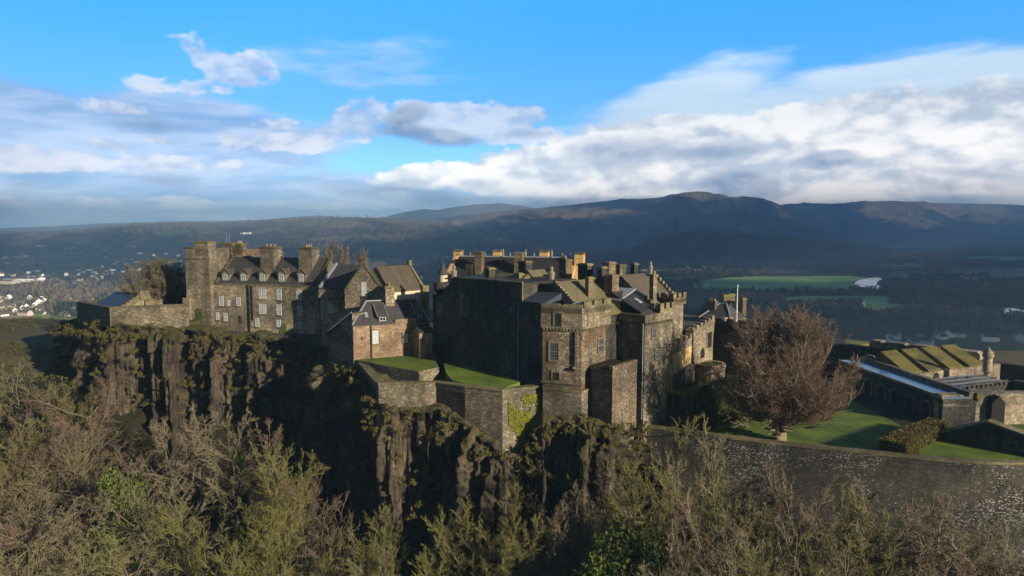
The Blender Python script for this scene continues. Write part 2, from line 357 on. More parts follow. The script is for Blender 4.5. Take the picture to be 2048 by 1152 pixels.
def grass(name, a, bcol, c, sc=.6):
    m, t, b = newmat(name); p = pos(t)
    n = t.noise(p, sc, 6, .7); n2 = t.noise(p, 6 * sc, 8, .8)
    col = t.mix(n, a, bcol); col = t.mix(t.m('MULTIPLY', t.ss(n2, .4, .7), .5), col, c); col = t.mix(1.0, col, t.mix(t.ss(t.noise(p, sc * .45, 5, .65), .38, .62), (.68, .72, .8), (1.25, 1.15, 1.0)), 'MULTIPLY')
    t.L.new(col, b.inputs['Base Color']); bump(t, b, n2, .7, .08)
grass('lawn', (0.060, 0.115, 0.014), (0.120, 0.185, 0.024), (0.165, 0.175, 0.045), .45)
grass('moss_bank', (0.09, 0.09, 0.022), (0.17, 0.15, 0.04), (0.15, 0.105, 0.05), .5)
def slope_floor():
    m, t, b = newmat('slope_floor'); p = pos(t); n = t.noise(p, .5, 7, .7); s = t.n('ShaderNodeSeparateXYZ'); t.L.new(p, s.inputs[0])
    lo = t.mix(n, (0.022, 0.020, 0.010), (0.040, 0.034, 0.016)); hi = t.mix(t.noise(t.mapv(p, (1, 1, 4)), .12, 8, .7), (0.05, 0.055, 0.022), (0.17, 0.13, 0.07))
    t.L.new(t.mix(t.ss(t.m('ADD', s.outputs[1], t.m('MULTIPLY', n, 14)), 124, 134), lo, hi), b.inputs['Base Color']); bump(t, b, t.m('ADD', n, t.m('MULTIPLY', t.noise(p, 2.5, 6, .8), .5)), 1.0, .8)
slope_floor()
grass('bank_rough', (0.050, 0.050, 0.020), (0.09, 0.075, 0.035), (0.06, 0.065, 0.02), .3)
# cliff rock
m, t, b = newmat('rock'); p = pos(t)
n1 = t.noise(t.mapv(p, (1, 1, .35)), .5, 8, .7); n2 = t.noise(t.mapv(p, (1, 1, .25)), 2.2, 8, .75); n3 = t.noise(p, .18, 4, .6)
col = t.mix(n1, (0.016, 0.013, 0.011), (0.125, 0.100, 0.072)); col = t.mix(t.ss(n2, .54, .70), col, (0.30, 0.27, 0.20))
bk = t.voro(t.mapv(p, (1, 1, .4)), .9); bc = t.n('ShaderNodeSeparateColor'); t.L.new(bk.outputs['Color'], bc.inputs[0]); col = t.mix(1.0, col, t.mix(bc.outputs[0], (.45, .45, .5), (1.5, 1.45, 1.3)), 'MULTIPLY')
col = t.mix(t.m('MULTIPLY', t.ss(t.m('ADD', n3, t.m('MULTIPLY', n2, .3)), .60, .75), .7), col, (0.03, 0.024, 0.02))
nz = t.n('ShaderNodeSeparateXYZ'); t.L.new(t.n('ShaderNodeNewGeometry').outputs['Normal'], nz.inputs[0])
mo = t.m('ADD', t.m('MULTIPLY', nz.outputs[2], .5), t.m('MULTIPLY', t.noise(t.mapv(p, (1, 1, .3)), .8, 8, .75), 1.3))
col = t.mix(t.m('MULTIPLY', t.ss(mo, .88, 1.1), .9), col, (0.080, 0.080, 0.022))
col = t.mix(t.ss(t.noise(p, 3.5, 6, .8), .66, .74), col, (0.30, 0.29, 0.26))
t.L.new(col, b.inputs['Base Color']); bump(t, b, t.m('ADD', n2, t.m('MULTIPLY', t.noise(t.mapv(p, (1, 1, .4)), 6, 6, .8), .5)), 1.0, .22)
def randcol(name, cols, amt=.5, sub=False, nscale=.5, rough=.85):
    m, t, b = newmat(name); oi = t.n('ShaderNodeObjectInfo'); n = t.noise(pos(t), nscale, 4, .6)
    f = t.m('MULTIPLY_ADD', t.m('SUBTRACT', n, .5), amt * 2, oi.outputs['Random'], clamp=True)
    if len(cols) == 2: col = t.mix(f, cols[0], cols[1])
    else:
        col = t.mix(t.ss(f, 0, .5), cols[0], cols[1]); col = t.mix(t.ss(f, .5, 1), col, cols[2])
    t.L.new(col, b.inputs['Base Color']); b.inputs['Roughness'].default_value = rough
randcol('twig', [(0.165, 0.110, 0.080), (0.215, 0.180, 0.115), (0.190, 0.195, 0.070)], .3)
randcol('twig_green', [(0.150, 0.145, 0.045), (0.190, 0.180, 0.060)], .4)
randcol('twig_pale', [(0.22, 0.175, 0.125), (0.27, 0.22, 0.15)], .4)
randcol('twig_red', [(0.160, 0.098, 0.072), (0.145, 0.112, 0.080)], .8, nscale=.3)
randcol('bark', [(0.12, 0.10, 0.065), (0.17, 0.145, 0.09)], .6, nscale=2)
randcol('bark_moss', [(0.13, 0.115, 0.05), (0.16, 0.15, 0.05)], .6, nscale=2)
plain('car_glass', (0.03, 0.035, 0.045), .15, .8); plain('tyre', (0.02, 0.02, 0.02), .9)
randcol('bark_dark', [(0.045, 0.036, 0.026), (0.07, 0.055, 0.04)], .6, nscale=2)
randcol('leaf_green', [(0.035, 0.055, 0.010), (0.085, 0.115, 0.02)], .9, nscale=.8)
randcol('leaf_dark', [(0.012, 0.020, 0.008), (0.03, 0.045, 0.014)], .9, nscale=.8)
randcol('leaf_ivy', [(0.030, 0.048, 0.010), (0.085, 0.10, 0.015)], .9, nscale=.8)
randcol('leaf_moss', [(0.10, 0.12, 0.012), (0.20, 0.21, 0.025)], .9, nscale=1.2)
randcol('leaf_hedge', [(0.10, 0.085, 0.018), (0.17, 0.115, 0.03)], .9, nscale=.8)
randcol('leaf_box', [(0.06, 0.10, 0.012), (0.12, 0.16, 0.02)], .9, nscale=.8)
randcol('leaf_rust', [(0.11, 0.045, 0.03), (0.16, 0.09, 0.04)], .9, nscale=.8)
randcol('leaf_ochre', [(0.08, 0.085, 0.022), (0.14, 0.115, 0.035)], .9, nscale=.4)
randcol('far_wood', [(0.06, 0.048, 0.032), (0.135, 0.10, 0.066), (0.09, 0.085, 0.045)], 1.0, nscale=.02)
randcol('far_conifer', [(0.014, 0.022, 0.010), (0.028, 0.036, 0.014)], 1.0, nscale=.02)
# ------------------------------------------------------------------ far terrain
def skyl(pts, R0):               # skyline given in photo pixels, at distance R0, as (u, z) table
    us = [ray(px, py)[0] for px, py in pts]; zs = [CAMZ + ray(px, py)[1] * R0 for px, py in pts]
    return np.array(us), np.array(zs)
HILLS = [                        # skyline, distance, front width, back width, roughness
    ([(-900, 452), (0, 456), (120, 452), (200, 447), (400, 442), (520, 440), (600, 433), (640, 431), (700, 436), (760, 440), (860, 470)], 7500, 3000, 3000, 8),
    ([(-900, 470), (0, 467), (150, 461), (240, 453), (330, 447), (420, 446), (520, 443), (640, 436), (700, 434), (760, 436), (850, 442), (950, 456), (1060, 474), (1200, 500)], 3900, 1700, 2500, 12),
    ([(600, 460), (760, 436), (810, 424), (850, 418), (885, 421), (920, 430), (1000, 450)], 7000, 1500, 2000, 6),
    ([(700, 460), (860, 424), (900, 415), (950, 409), (1000, 407), (1040, 411), (1065, 416), (1150, 440)], 7600, 1500, 2000, 6),
    ([(740, 470), (850, 440), (920, 432), (1000, 424), (1100, 414), (1200, 404), (1250, 400), (1300, 397), (1350, 392), (1385, 387), (1420, 387), (1440, 392), (1460, 398), (1500, 398), (1530, 400), (1550, 407), (1580, 422), (1640, 444), (1720, 466), (1800, 490)], 5600, 2300, 2500, 38),
    ([(1400, 430), (1560, 411), (1640, 409), (1750, 404), (1850, 404), (1900, 418), (1960, 424), (2048, 432), (2300, 450), (2900, 458)], 7400, 2300, 2000, 34),
    ([(1560, 424), (1660, 412), (1800, 405), (2000, 408), (2200, 418), (2800, 440)], 8300, 1500, 2000, 24),
    ([(1230, 520), (1270, 500), (1300, 482), (1340, 472), (1400, 468), (1460, 471), (1540, 478), (1640, 486), (1720, 495), (1800, 506), (1860, 516), (1940, 530)], 2450, 330, 500, 5),
]
HT = [(skyl(p, r)[0], skyl(p, r)[1], r, f, b, n) for p, r, f, b, n in HILLS]
def zfar(u, Y):
    x = u * Y; z = np.zeros_like(x)
    for us, zs, r, f, b, n in HT:
        h = np.interp(u, us, zs, left=zs[0] if us[0] < -1.2 else 0, right=zs[-1] if us[-1] > 1.2 else 0)
        inside = sstep(us[0] - .01, us[0] + .03, u) * (1 - sstep(us[-1] - .03, us[-1] + .01, u))
        if us[0] < -1.2: inside = 1 - sstep(us[-1] - .03, us[-1] + .01, u)
        if us[-1] > 1.2: inside = sstep(us[0] - .01, us[0] + .03, u)
        t = np.where(Y < r, (r - Y) / f, (Y - r) / b)
        w = np.clip(1 - t, 0, 1); w = w * w * (3 - 2 * w); w = w ** (0.8 if n > 20 else 1.0)
        rough = fbm(x / 420, Y / 420, 6, seed=int(r) % 13, g=.55) * n * 2.2 * np.clip(t * 5, 0, 1) * (w > 0)
        ridge = np.abs(fbm(x / 700, Y / 900, 5, seed=5, g=.6)) * -n * 4.5 * np.clip(t * 2.5, 0, 1) * np.clip(w * 3, 0, 1)
        z = np.maximum(z, np.maximum(h, 0) * w * inside + (rough + ridge) * np.clip(w * 4, 0, 1) * inside)
    return np.maximum(z, 0) + np.maximum(fbm(x / 600, Y / 600, 3, seed=2), 0) * 2.0 * sstep(1500, 2200, Y)
nu, ny = 820, 420
U = np.linspace(-1.35, 1.35, nu); Yr = 330 * (11500 / 330) ** np.linspace(0, 1, ny)
UU, YY = np.meshgrid(U, Yr)
ZZ = zfar(UU, YY)
V = np.stack([UU * YY, YY, ZZ], -1).reshape(-1, 3)

def far_mat():
    m, t, b = newmat('far_ground'); p = pos(t); sx = t.n('ShaderNodeSeparateXYZ'); t.L.new(p, sx.inputs[0])
    flat = t.mapv(p, (1, 1, 0))
    vo = t.voro(t.mapv(flat, (1 / 260, 1 / 190, 1)), 1.0); vc = t.n('ShaderNodeSeparateColor'); t.L.new(vo.outputs['Color'], vc.inputs[0])
    ed = t.voro(t.mapv(flat, (1 / 260, 1 / 190, 1)), 1.0, 'DISTANCE_TO_EDGE')
    col = t.mix(vc.outputs[0], (0.09, 0.10, 0.03), (0.20, 0.165, 0.075))
    col = t.mix(t.ss(vc.outputs[1], .55, .6), col, (0.09, 0.14, 0.03))
    wood = t.noise(flat, 1 / 420, 9, .62)
    wcol = t.mix(t.noise(flat, 1 / 38, 6, .7), (0.025, 0.020, 0.012), (0.085, 0.062, 0.038))
    col = t.mix(t.ss(ed.outputs['Distance'], .07, .03), col, wcol)
    col = t.mix(t.ss(wood, .46, .50), col, wcol)
    # high ground: rough grass, bracken and scree above about 110 m
    hn = t.noise(p, 1 / 260, 9, .68); hf = t.noise(t.mapv(p, (1, 1, 2.2)), 1 / 60, 7, .7)
    hcol = t.mix(hn, (0.10, 0.085, 0.035), (0.36, 0.25, 0.12)); hcol = t.mix(t.ss(hf, .5, .68), hcol, (0.09, 0.07, 0.04))
    col = t.mix(t.ss(t.m('ADD', sx.outputs[2], t.m('MULTIPLY', hn, 130)), 150, 200), col, hcol)
    t.L.new(col, b.inputs['Base Color']); b.inputs['Specular IOR Level'].default_value = .05
    bump(t, b, t.noise(p, 1 / 30, 8, .75), 1.0, 22)
    return m
far_mat()
hills = np_mesh('hills', V, grid_faces(ny, nu), 'far_ground'); tag(hills, kind='structure')
gmb = MB(); gmb.quad((-26000, -9000, -1.2), (26000, -9000, -1.2), (26000, 26000, -1.2), (-26000, 26000, -1.2))
tag(gmb.build('ground', 'far_ground'), kind='structure')

def flatpoly(name, pts, mat, z=0.6, kind='structure'):
    mb = MB(); n = len(pts); q = [G(px, py, z) for px, py in pts]
    mb.quad(*[(x, y, z) for x, y in q[::-1]]) if 0 else mb.quad(*[(x, y, z) for x, y in q])
    return tag(mb.build(name, mat), kind=kind)
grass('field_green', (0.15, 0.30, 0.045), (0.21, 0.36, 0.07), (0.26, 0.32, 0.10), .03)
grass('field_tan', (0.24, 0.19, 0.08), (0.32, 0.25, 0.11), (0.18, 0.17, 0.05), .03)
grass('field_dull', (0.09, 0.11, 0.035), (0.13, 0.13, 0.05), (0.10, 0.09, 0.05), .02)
m, t, b = newmat('water'); b.inputs['Base Color'].default_value = (0.32, 0.36, 0.42, 1); b.inputs['Roughness'].default_value = .12
b.inputs['Specular IOR Level'].default_value = 1.0; bump(t, b, t.noise(pos(t), .05, 5, .6), .25, 1.0)
flatpoly('field', [(1372, 578), (1390, 562), (1480, 553), (1700, 552), (1745, 556), (1705, 565), (1712, 574), (1760, 580), (1600, 587), (1450, 588)], 'field_green')
flatpoly('field', [(1540, 598), (1600, 592), (1760, 592), (1860, 600), (1905, 612), (1880, 624), (1760, 632), (1700, 622), (1560, 610)], 'field_green')
flatpoly('field', [(1770, 545), (1900, 538), (2060, 536), (2300, 540), (2300, 560), (2060, 566), (1900, 562), (1800, 556)], 'field_dull')
flatpoly('field', [(1830, 517), (1980, 513), (2300, 512), (2300, 520), (2000, 522), (1860, 523)], 'field_green')
flatpoly('field', [(1420, 541), (1520, 536), (1640, 538), (1600, 546), (1450, 548)], 'field_dull')
flatpoly('field', [(1740, 528), (1840, 524), (1960, 527), (1900, 533), (1760, 534)], 'field_green')
flatpoly('field', [(1960, 570), (2060, 568), (2300, 572), (2300, 590), (2060, 588)], 'field_green')
flatpoly('field', [(1860, 590), (1960, 596), (1980, 606), (1900, 606)], 'field_tan')
flatpoly('field', [(1310, 556), (1370, 552), (1400, 556), (1370, 566), (1320, 570)], 'field_dull')
flatpoly('field', [(560, 520), (700, 512), (880, 516), (860, 526), (640, 530)], 'field_dull')
flatpoly('field', [(1560, 498), (1700, 494), (1900, 491), (1900, 494), (1700, 499)], 'field_dull')
flatpoly('field', [(-160, 646), (-60, 628), (80, 622), (150, 618), (230, 622), (260, 660), (150, 668), (-60, 676)], 'field_tan')
flatpoly('field', [(70, 632), (90, 618), (180, 616), (230, 622), (230, 634), (150, 634)], 'field_green', .9)
flatpoly('river', [(1708, 568), (1716, 560), (1740, 556), (1756, 555), (1764, 558), (1756, 562), (1752, 568), (1762, 574), (1778, 578), (1760, 578), (1735, 576), (1718, 573)], 'water', 1.0)
flatpoly('river', [(1944, 650), (1975, 642), (1998, 632), (2008, 622), (2003, 615), (2030, 617), (2060, 624), (2200, 632), (2200, 648), (2060, 642), (2030, 648), (1990, 655)], 'water', 1.0)

# unseen cloud deck added to shade the valley, with holes cut for sunlit patches
LIT = ((1960, 436, 110, 12), (1560, 560, 150, 12), (20, 670, 560, 85), (-300, 425, 1250, 68), (560, 466, 240, 30), (985, 418, 115, 26), (1850, 414, 170, 40), (650, 433, 120, 14), (1130, 428, 130, 16), (1380, 396, 90, 12), (40, 605, 330, 34), (1960, 440, 90, 14), (0, 560, 200, 10))
DH = 3000.0; cot = 1 / math.tan(SUN_EL); cell = 90.0
gx, gy = np.meshgrid(np.arange(-14000, 14000, cell), np.arange(330, 11000, cell)); gx = gx.ravel(); gy = gy.ravel()
keep = (np.abs(gx) < gy * 1.7 + 500) & ~((gy < 470) & (np.abs(gx) < 340)) & (gy + DH * cot * SUN_H[1] < 8600)
gx = gx[keep]; gy = gy[keep]; Xd = gx + DH * cot * SUN_H[0]; Yd = gy + DH * cot * SUN_H[1]; zz = np.zeros_like(gx)
for _ in range(4):
    sx_ = Xd - (DH - zz) * cot * SUN_H[0]; sy_ = np.maximum(Yd - (DH - zz) * cot * SUN_H[1], 340); zz = zfar(sx_ / sy_, sy_)
u_ = sx_ / sy_; w_ = (zz - CAMZ) / sy_; v_ = (w_ * ct + st) / (ct - w_ * st); pxs = 1024 + F * u_ * (ct + v_ * st); pys = 576 - F * v_
nn = fbm(pxs / 60, pys / 22, 3, seed=9) * .9; lit_ = np.zeros(len(gx), bool)
for cx, cy, rx, ry in LIT: lit_ |= ((pxs - cx) / rx) ** 2 + ((pys - cy) / ry) ** 2 < 1 + nn
lit_ |= np.random.RandomState(2).rand(len(gx)) < np.where(pys > 530, .26, .17)      # random holes added to let some sun lift the valley
Xd = Xd[~lit_]; Yd = Yd[~lit_]; K = len(Xd)
Vd = np.stack([np.stack([Xd + a * cell, Yd + b * cell, np.full(K, DH)], -1) for a, b in ((0, 0), (1, 0), (1, 1), (0, 1))], 1).reshape(-1, 3)
m, t, b = newmat('shade_deck_mat'); b.inputs['Base Color'].default_value = (.85, .85, .85, 1)
tl = t.n('ShaderNodeBsdfTranslucent'); tl.inputs[0].default_value = (.95, .98, 1.0, 1); mx = t.n('ShaderNodeMixShader'); mx.inputs[0].default_value = .95
t.L.new(b.outputs[0], mx.inputs[1]); t.L.new(tl.outputs[0], mx.inputs[2]); t.L.new(mx.outputs[0], m.node_tree.nodes['Material Output'].inputs[0])
deck = np_mesh('shade_deck', Vd, np.arange(4 * K).reshape(-1, 4), 'shade_deck_mat', smooth=False); tag(deck, kind='stuff', label='unseen cloud deck added to shade the valley')
bm_ = deck.modifiers.new('thick', 'SOLIDIFY'); bm_.thickness = 25; bm_.offset = 1

# haze over the whole valley
hz = MB(); hz.prism([(-22000, -1500), (22000, -1500), (22000, 16000), (-22000, 11600)], -2.5, 425)
m = bpy.data.materials.new('haze_air'); m.use_nodes = True; m.node_tree.nodes.clear(); MATS['haze_air'] = m
t = NT(m.node_tree); o = t.n('ShaderNodeOutputMaterial'); pv = t.n('ShaderNodeVolumePrincipled')
pv.inputs['Color'].default_value = (0.40, 0.69, 1.0, 1); pv.inputs['Density'].default_value = 2.0e-4; pv.inputs['Anisotropy'].default_value = 0.0
t.L.new(pv.outputs[0], o.inputs['Volume'])
haze = hz.build('haze', m); tag(haze, kind='stuff', label='thin blue haze filling the valley')

# ------------------------------------------------------------------ far woods
rng = np.random.RandomState(5)
def fuzz_wood(name, label, zones, n, h0, h1, mat, nf=12, spread=.42, zbase=None, clump=.5):
    pts = []
    while len(pts) < n:
        x0, x1, y0, y1 = zones[rng.randint(len(zones))]
        px, py = rng.uniform(x0, x1), rng.uniform(y0, y1)
        x, y = G(px, py, 0)
        if rng.rand() > .15 and vnoise(np.array(x / 60.), np.array(y / 110.), 3) < clump: continue
        pts.append((x, y))
    pts = np.array(pts); z0 = np.zeros(len(pts)) if zbase is None else zbase(pts)
    h = rng.uniform(h0, h1, len(pts))
    K = len(pts); c = np.repeat(np.stack([pts[:, 0], pts[:, 1], z0], -1), nf, 0); hh = np.repeat(h, nf)
    th = rng.uniform(0, 2 * np.pi, K * nf); rr = hh * spread * np.sqrt(rng.rand(K * nf)); zz = hh * rng.uniform(.35, 1.0, K * nf) * (1 - .35 * (rr / (hh * spread)) ** 2)
    tip = c + np.stack([rr * np.cos(th), rr * np.sin(th), zz], -1)
    s = hh * .16
    a = tip + np.stack([rng.uniform(-1, 1, K*nf) * s, rng.uniform(-1, 1, K*nf) * s, -s * rng.uniform(.2, 2.0, K*nf)], -1)
    b_ = tip + np.stack([rng.uniform(-1, 1, K*nf) * s, rng.uniform(-1, 1, K*nf) * s, -s * rng.uniform(.2, 2.0, K*nf)], -1)
    d = tip - np.stack([rr * np.cos(th) * .2, rr * np.sin(th) * .2, s * 2.4], -1)
    V = np.stack([tip, a, d, b_], 1).reshape(-1, 3); Fq = np.arange(len(V)).reshape(-1, 4)
    o = np_mesh(name, V, Fq, mat, smooth=False); return tag(o, kind='stuff', label=label)
fuzz_wood('wood', 'bare brown woods between the river and the battery', [(1660, 2080, 634, 668), (1560, 1960, 624, 640), (1780, 2060, 566, 612), (1500, 1720, 610, 640), (1360, 1560, 595, 640)], 4200, 7, 13, 'far_wood', 16, clump=.42)
fuzz_wood('wood', 'dark hedgerow trees round the green river fields', [(1380, 1700, 584, 592), (1700, 2080, 578, 590), (1780, 2060, 560, 568), (1300, 1500, 545, 556), (1820, 1980, 552, 558), (1290, 1400, 560, 600)], 1500, 7, 12, 'far_conifer', 12, clump=.3)
fuzz_wood('wood', 'bare woods at the foot of the far hills', [(0, 2048, 500, 512), (700, 1300, 510, 560), (1500, 2080, 500, 512), (1850, 2080, 523, 536), (1280, 1900, 528, 548)], 5200, 9, 16, 'far_wood', 7, clump=.45)
fuzz_wood('wood', 'woodland belt between the two housing areas', [(-40, 420, 566, 590), (100, 400, 585, 640), (-40, 420, 490, 505), (230, 460, 540, 570)], 2600, 8, 14, 'far_wood', 12, clump=.4)
fuzz_wood('wood', 'green trees beside the sunlit field', [(118, 156, 618, 632), (200, 300, 600, 625)], 70, 10, 15, 'far_conifer', 30, clump=.1)
fuzz_wood('wood', 'garden trees among the far houses', [(-40, 400, 505, 566), (-40, 300, 590, 630), (740, 980, 560, 600)], 1500, 5, 9, 'far_wood', 9, clump=.2)
def craig_pts():
    us, zs, r, f, b, n = HT[7]
    u = rng.uniform(ray(1235, 500)[0], ray(1930, 500)[0], 5200); Y = rng.uniform(2150, 2500, 5200)
    return np.stack([u * Y, Y], -1)
cp = craig_pts(); cz = zfar(cp[:, 0] / cp[:, 1], cp[:, 1])
_G = G
def fuzz_at(name, label, pts, z0, h0, h1, mat, nf):
    it = iter(pts)
    K = len(pts); h = rng.uniform(h0, h1, K); c = np.repeat(np.stack([pts[:, 0], pts[:, 1], z0], -1), nf, 0); hh = np.repeat(h, nf)
    th = rng.uniform(0, 2*np.pi, K*nf); rr = hh * .42 * np.sqrt(rng.rand(K*nf)); zz = hh * rng.uniform(.3, 1, K*nf); s = hh * .2
    tip = c + np.stack([rr*np.cos(th), rr*np.sin(th), zz], -1); J = lambda: rng.uniform(-1, 1, K*nf) * s
    V = np.stack([tip, tip + np.stack([J(), J(), -np.abs(J()) * 1.5], -1), tip - np.stack([0*rr, 0*rr, s * 2.2], -1), tip + np.stack([J(), J(), -np.abs(J()) * 1.5], -1)], 1).reshape(-1, 3)
    return tag(np_mesh(name, V, np.arange(len(V)).reshape(-1, 4), mat, smooth=False), kind='stuff', label=label)
fuzz_at('wood', 'dark wood covering the craggy hill below the monument', cp, cz, 7, 13, 'far_wood', 7)
hp_u = rng.uniform(-.8, .55, 9000); hp_Y = rng.uniform(2500, 4600, 9000); hn_ = vnoise(hp_u * hp_Y / 330, hp_Y / 330, 4) > .48
hp = np.stack([hp_u * hp_Y, hp_Y], -1)[hn_]; fuzz_at('wood', 'woods on the long hillside beyond the town', hp, zfar(hp[:, 0] / hp[:, 1], hp[:, 1]), 10, 18, 'far_wood', 6)

# ------------------------------------------------------------------ monument on the craig
def monument():
    u, _ = ray(1352, 470); Y = 2450.0; z0 = float(zfar(np.array([u]), np.array([Y]))[0]); top = HZ(441, Y)
    T = thing('monument_tower', 'distant tall stone monument tower on the wooded crag', 'monument', (u * Y, Y, z0))
    fr = Fr((u * Y - 7, Y), (u * Y + 7, Y)); w = MB(); w.box(fr, 0, 14, 0, 14, z0 - 5, top - 12)
    w.box(fr, -1, 15, -1, 15, top - 12, top - 9); w.build('shaft', 'stone_pink', T)
    c = MB(); c.box(fr, 2, 12, 2, 12, top - 9, top - 3)
    for a in (2, 10):
        for bb in (2, 10): c.box(fr, a, a + 2, bb, bb + 2, top - 3, top + 3)
    c.box(fr, 5, 9, 5, 9, top - 3, top + 6); c.build('crown', 'stone_pink', T)
monument()

# ------------------------------------------------------------------ far houses
randcol('house_wall', [(0.66, 0.64, 0.60), (0.80, 0.79, 0.75), (0.42, 0.34, 0.28)], .3, nscale=.01)
randcol('house_roof', [(0.06, 0.055, 0.055), (0.13, 0.09, 0.07)], .6, nscale=.01)
def house_mesh(w, d, h, r):
    V = [(-w/2, -d/2, -1), (w/2, -d/2, -1), (w/2, d/2, -1), (-w/2, d/2, -1), (-w/2, -d/2, h), (w/2, -d/2, h), (w/2, d/2, h), (-w/2, d/2, h), (-w/2, 0, h + r), (w/2, 0, h + r),
         (-w/2 - .3, -d/2 - .4, h - .1), (w/2 + .3, -d/2 - .4, h - .1), (w/2 + .3, d/2 + .4, h - .1), (-w/2 - .3, d/2 + .4, h - .1), (-w/2 - .3, 0, h + r + .15), (w/2 + .3, 0, h + r + .15)]
    Fc = [(0, 1, 5, 4), (1, 2, 6, 9, 5), (2, 3, 7, 6), (3, 0, 4, 8, 7), (10, 11, 15, 14), (12, 13, 14, 15)]
    me = bpy.data.meshes.new('house'); me.from_pydata(V, [], Fc); me.materials.append(MATS['house_wall']); me.materials.append(MATS['house_roof'])
    for i, p in enumerate(me.polygons): p.material_index = 1 if i > 3 else 0
    return me
HM = [house_mesh(11, 8, 5, 3.2), house_mesh(17, 8, 5, 3), house_mesh(9, 7, 3, 3), house_mesh(30, 9, 6, 3.4), house_mesh(42, 22, 7, 2)]
LN = ['house', 'house', 'house', 'house', 'hall_building']
def houses(n, zone, label, group, kinds=(0, 1, 2), rot=(0, 180), row=None):
    for i in range(n):
        px, py = rng.uniform(zone[0], zone[1]), rng.uniform(zone[2], zone[3])
        if row is not None: py = row(px) + rng.uniform(-1, 1) * (zone[3] - zone[2]) / 2
        x, y = G(px, py, 0); u = x / y; z = float(zfar(np.array([u]), np.array([y]))[0])
        if z > 4:                 # on a slope: find where the sight line meets it
            a, b_ = ray(px, py)
            ys = np.linspace(600, 9000, 900); zz = zfar(np.full_like(ys, a), ys); k = np.argmax(zz > CAMZ + b_ * ys); y = ys[k]; x = a * y; z = zz[k]
        ki = kinds[rng.randint(len(kinds))]
        o = bpy.data.objects.new(LN[ki], HM[ki]); COL.objects.link(o); o.location = (x, y, z); o.rotation_euler = (0, 0, R(rng.uniform(*rot)))
        s = rng.uniform(.65, .95) * (1 if y < 2200 else 1.3); o.scale = (s, s, s); tag(o, label, 'house' if ki < 4 else 'building', group)
houses(95, (-20, 300, 596, 634), 'small pale house in the sunlit housing area at far left', 'houses in the sunlit estate on the left')
houses(100, (-20, 420, 500, 562), 'small house in the cloud-shadowed part of the town at far left', 'houses in the shaded town on the left')
houses(26, (745, 985, 555, 600), 'small house in the shaded estate between the castle buildings', 'houses behind the cone-roofed turret', (0, 1))
houses(24, (850, 1010, 510, 516), 'white terraced house on the shaded plain above the yellow chimneys', 'houses above the yellow chimneys', (1, 3), (-10, 10))
houses(30, (1290, 1460, 536, 545), 'white house in the distant row under the wooded crag', 'distant white houses under the crag', (0, 1, 3), (-20, 20))
houses(7, (60, 340, 493, 499), 'large pale villa at the foot of the wooded hillside', 'villas under the wooded hillside', (3,), (-20, 20))
houses(6, (440, 520, 464, 469), 'white farm building on the green hillside above the stone tower', 'farm buildings on the green hillside', (3, 1), (-20, 20))
houses(16, (1690, 2060, 672, 694), 'low building beside the car park below the battery wall', 'low buildings beyond the battery', (0, 2))
houses(3, (1620, 1700, 608, 614), 'long low sports pavilion at the edge of the playing field', 'pavilions by the playing field', (4,), (-5, 5))
houses(7, (1300, 1400, 570, 630), 'house on the plain just right of the battlemented turret', 'houses beyond the garden wall', (0, 1))
houses(5, (1850, 2000, 556, 562), 'farm building among dark trees beyond the river', 'farm buildings beyond the river', (1, 3), (-20, 20))
houses(4, (0, 80, 562, 570), 'long low shed on the edge of the shaded town', 'sheds at the edge of the town', (4,), (-5, 5))
# ------------------------------------------------------------------ building kit
def roof2(mb, fr, a0, a1, b0, b1, ze, zr, bm=None, hipl=0, hipr=0, th=.22):
    bm = (b0 + b1) / 2 if bm is None else bm
    R0, R1 = (a0 + hipl, bm), (a1 - hipr, bm)
    def slab(pts):
        top = [fr.P(*p) for p in pts]; bot = [(x, y, z - th) for x, y, z in top]; n = len(pts); i = len(mb.v)
        mb.v += bot + top; mb.f += [tuple(i + n - 1 - k for k in range(n)), tuple(i + n + k for k in range(n))] + [(i+k, i+(k+1) % n, i+n+(k+1) % n, i+n+k) for k in range(n)]
    slab([(a0, b0, ze), (a1, b0, ze), (*R1, zr), (*R0, zr)])
    slab([(a1, b1, ze), (a0, b1, ze), (*R0, zr), (*R1, zr)])
    if hipl: slab([(a0, b1, ze), (a0, b0, ze), (*R0, zr)])
    if hipr: slab([(a1, b0, ze), (a1, b1, ze), (*R1, zr)])
def gwall(mb, fr, a0, a1, b0, b1, z0, ze, zr, bm=None):      # walls with gables at a0 and a1
    bm = (b0 + b1) / 2 if bm is None else bm
    i = len(mb.v)
    for a in (a0, a1): mb.v += [fr.P(a, b0, z0), fr.P(a, b1, z0), fr.P(a, b1, ze), fr.P(a, bm, zr), fr.P(a, b0, ze)]
    mb.f += [(i+4, i+3, i+2, i+1, i), (i+5, i+6, i+7, i+8, i+9), (i, i+5, i+9, i+4), (i+4, i+9, i+8, i+3), (i+3, i+8, i+7, i+2), (i+2, i+7, i+6, i+1), (i+1, i+6, i+5, i)]
def rot(fr):                     # the same block seen along its depth: a' = b, b' = -a
    g = Fr.__new__(Fr); g.o = fr.o; g.len = 1; g.e1 = fr.e2; g.e2 = (-fr.e1[0], -fr.e1[1]); return g
def skew(mb, fr, a, b0, bm, ze, zr, w=.4, h=.22):            # sloping coping from eave b0 to ridge bm
    lo = [fr.P(a, b0, ze - .12), fr.P(a + w, b0, ze - .12), fr.P(a + w, bm, zr - .12), fr.P(a, bm, zr - .12)]
    if (fr.e2[0] * (bm - b0), fr.e2[1] * (bm - b0)) and bm < b0: lo = [lo[1], lo[0], lo[3], lo[2]]
    mb.hexa(lo, [(x, y, z + h + .12) for x, y, z in lo])
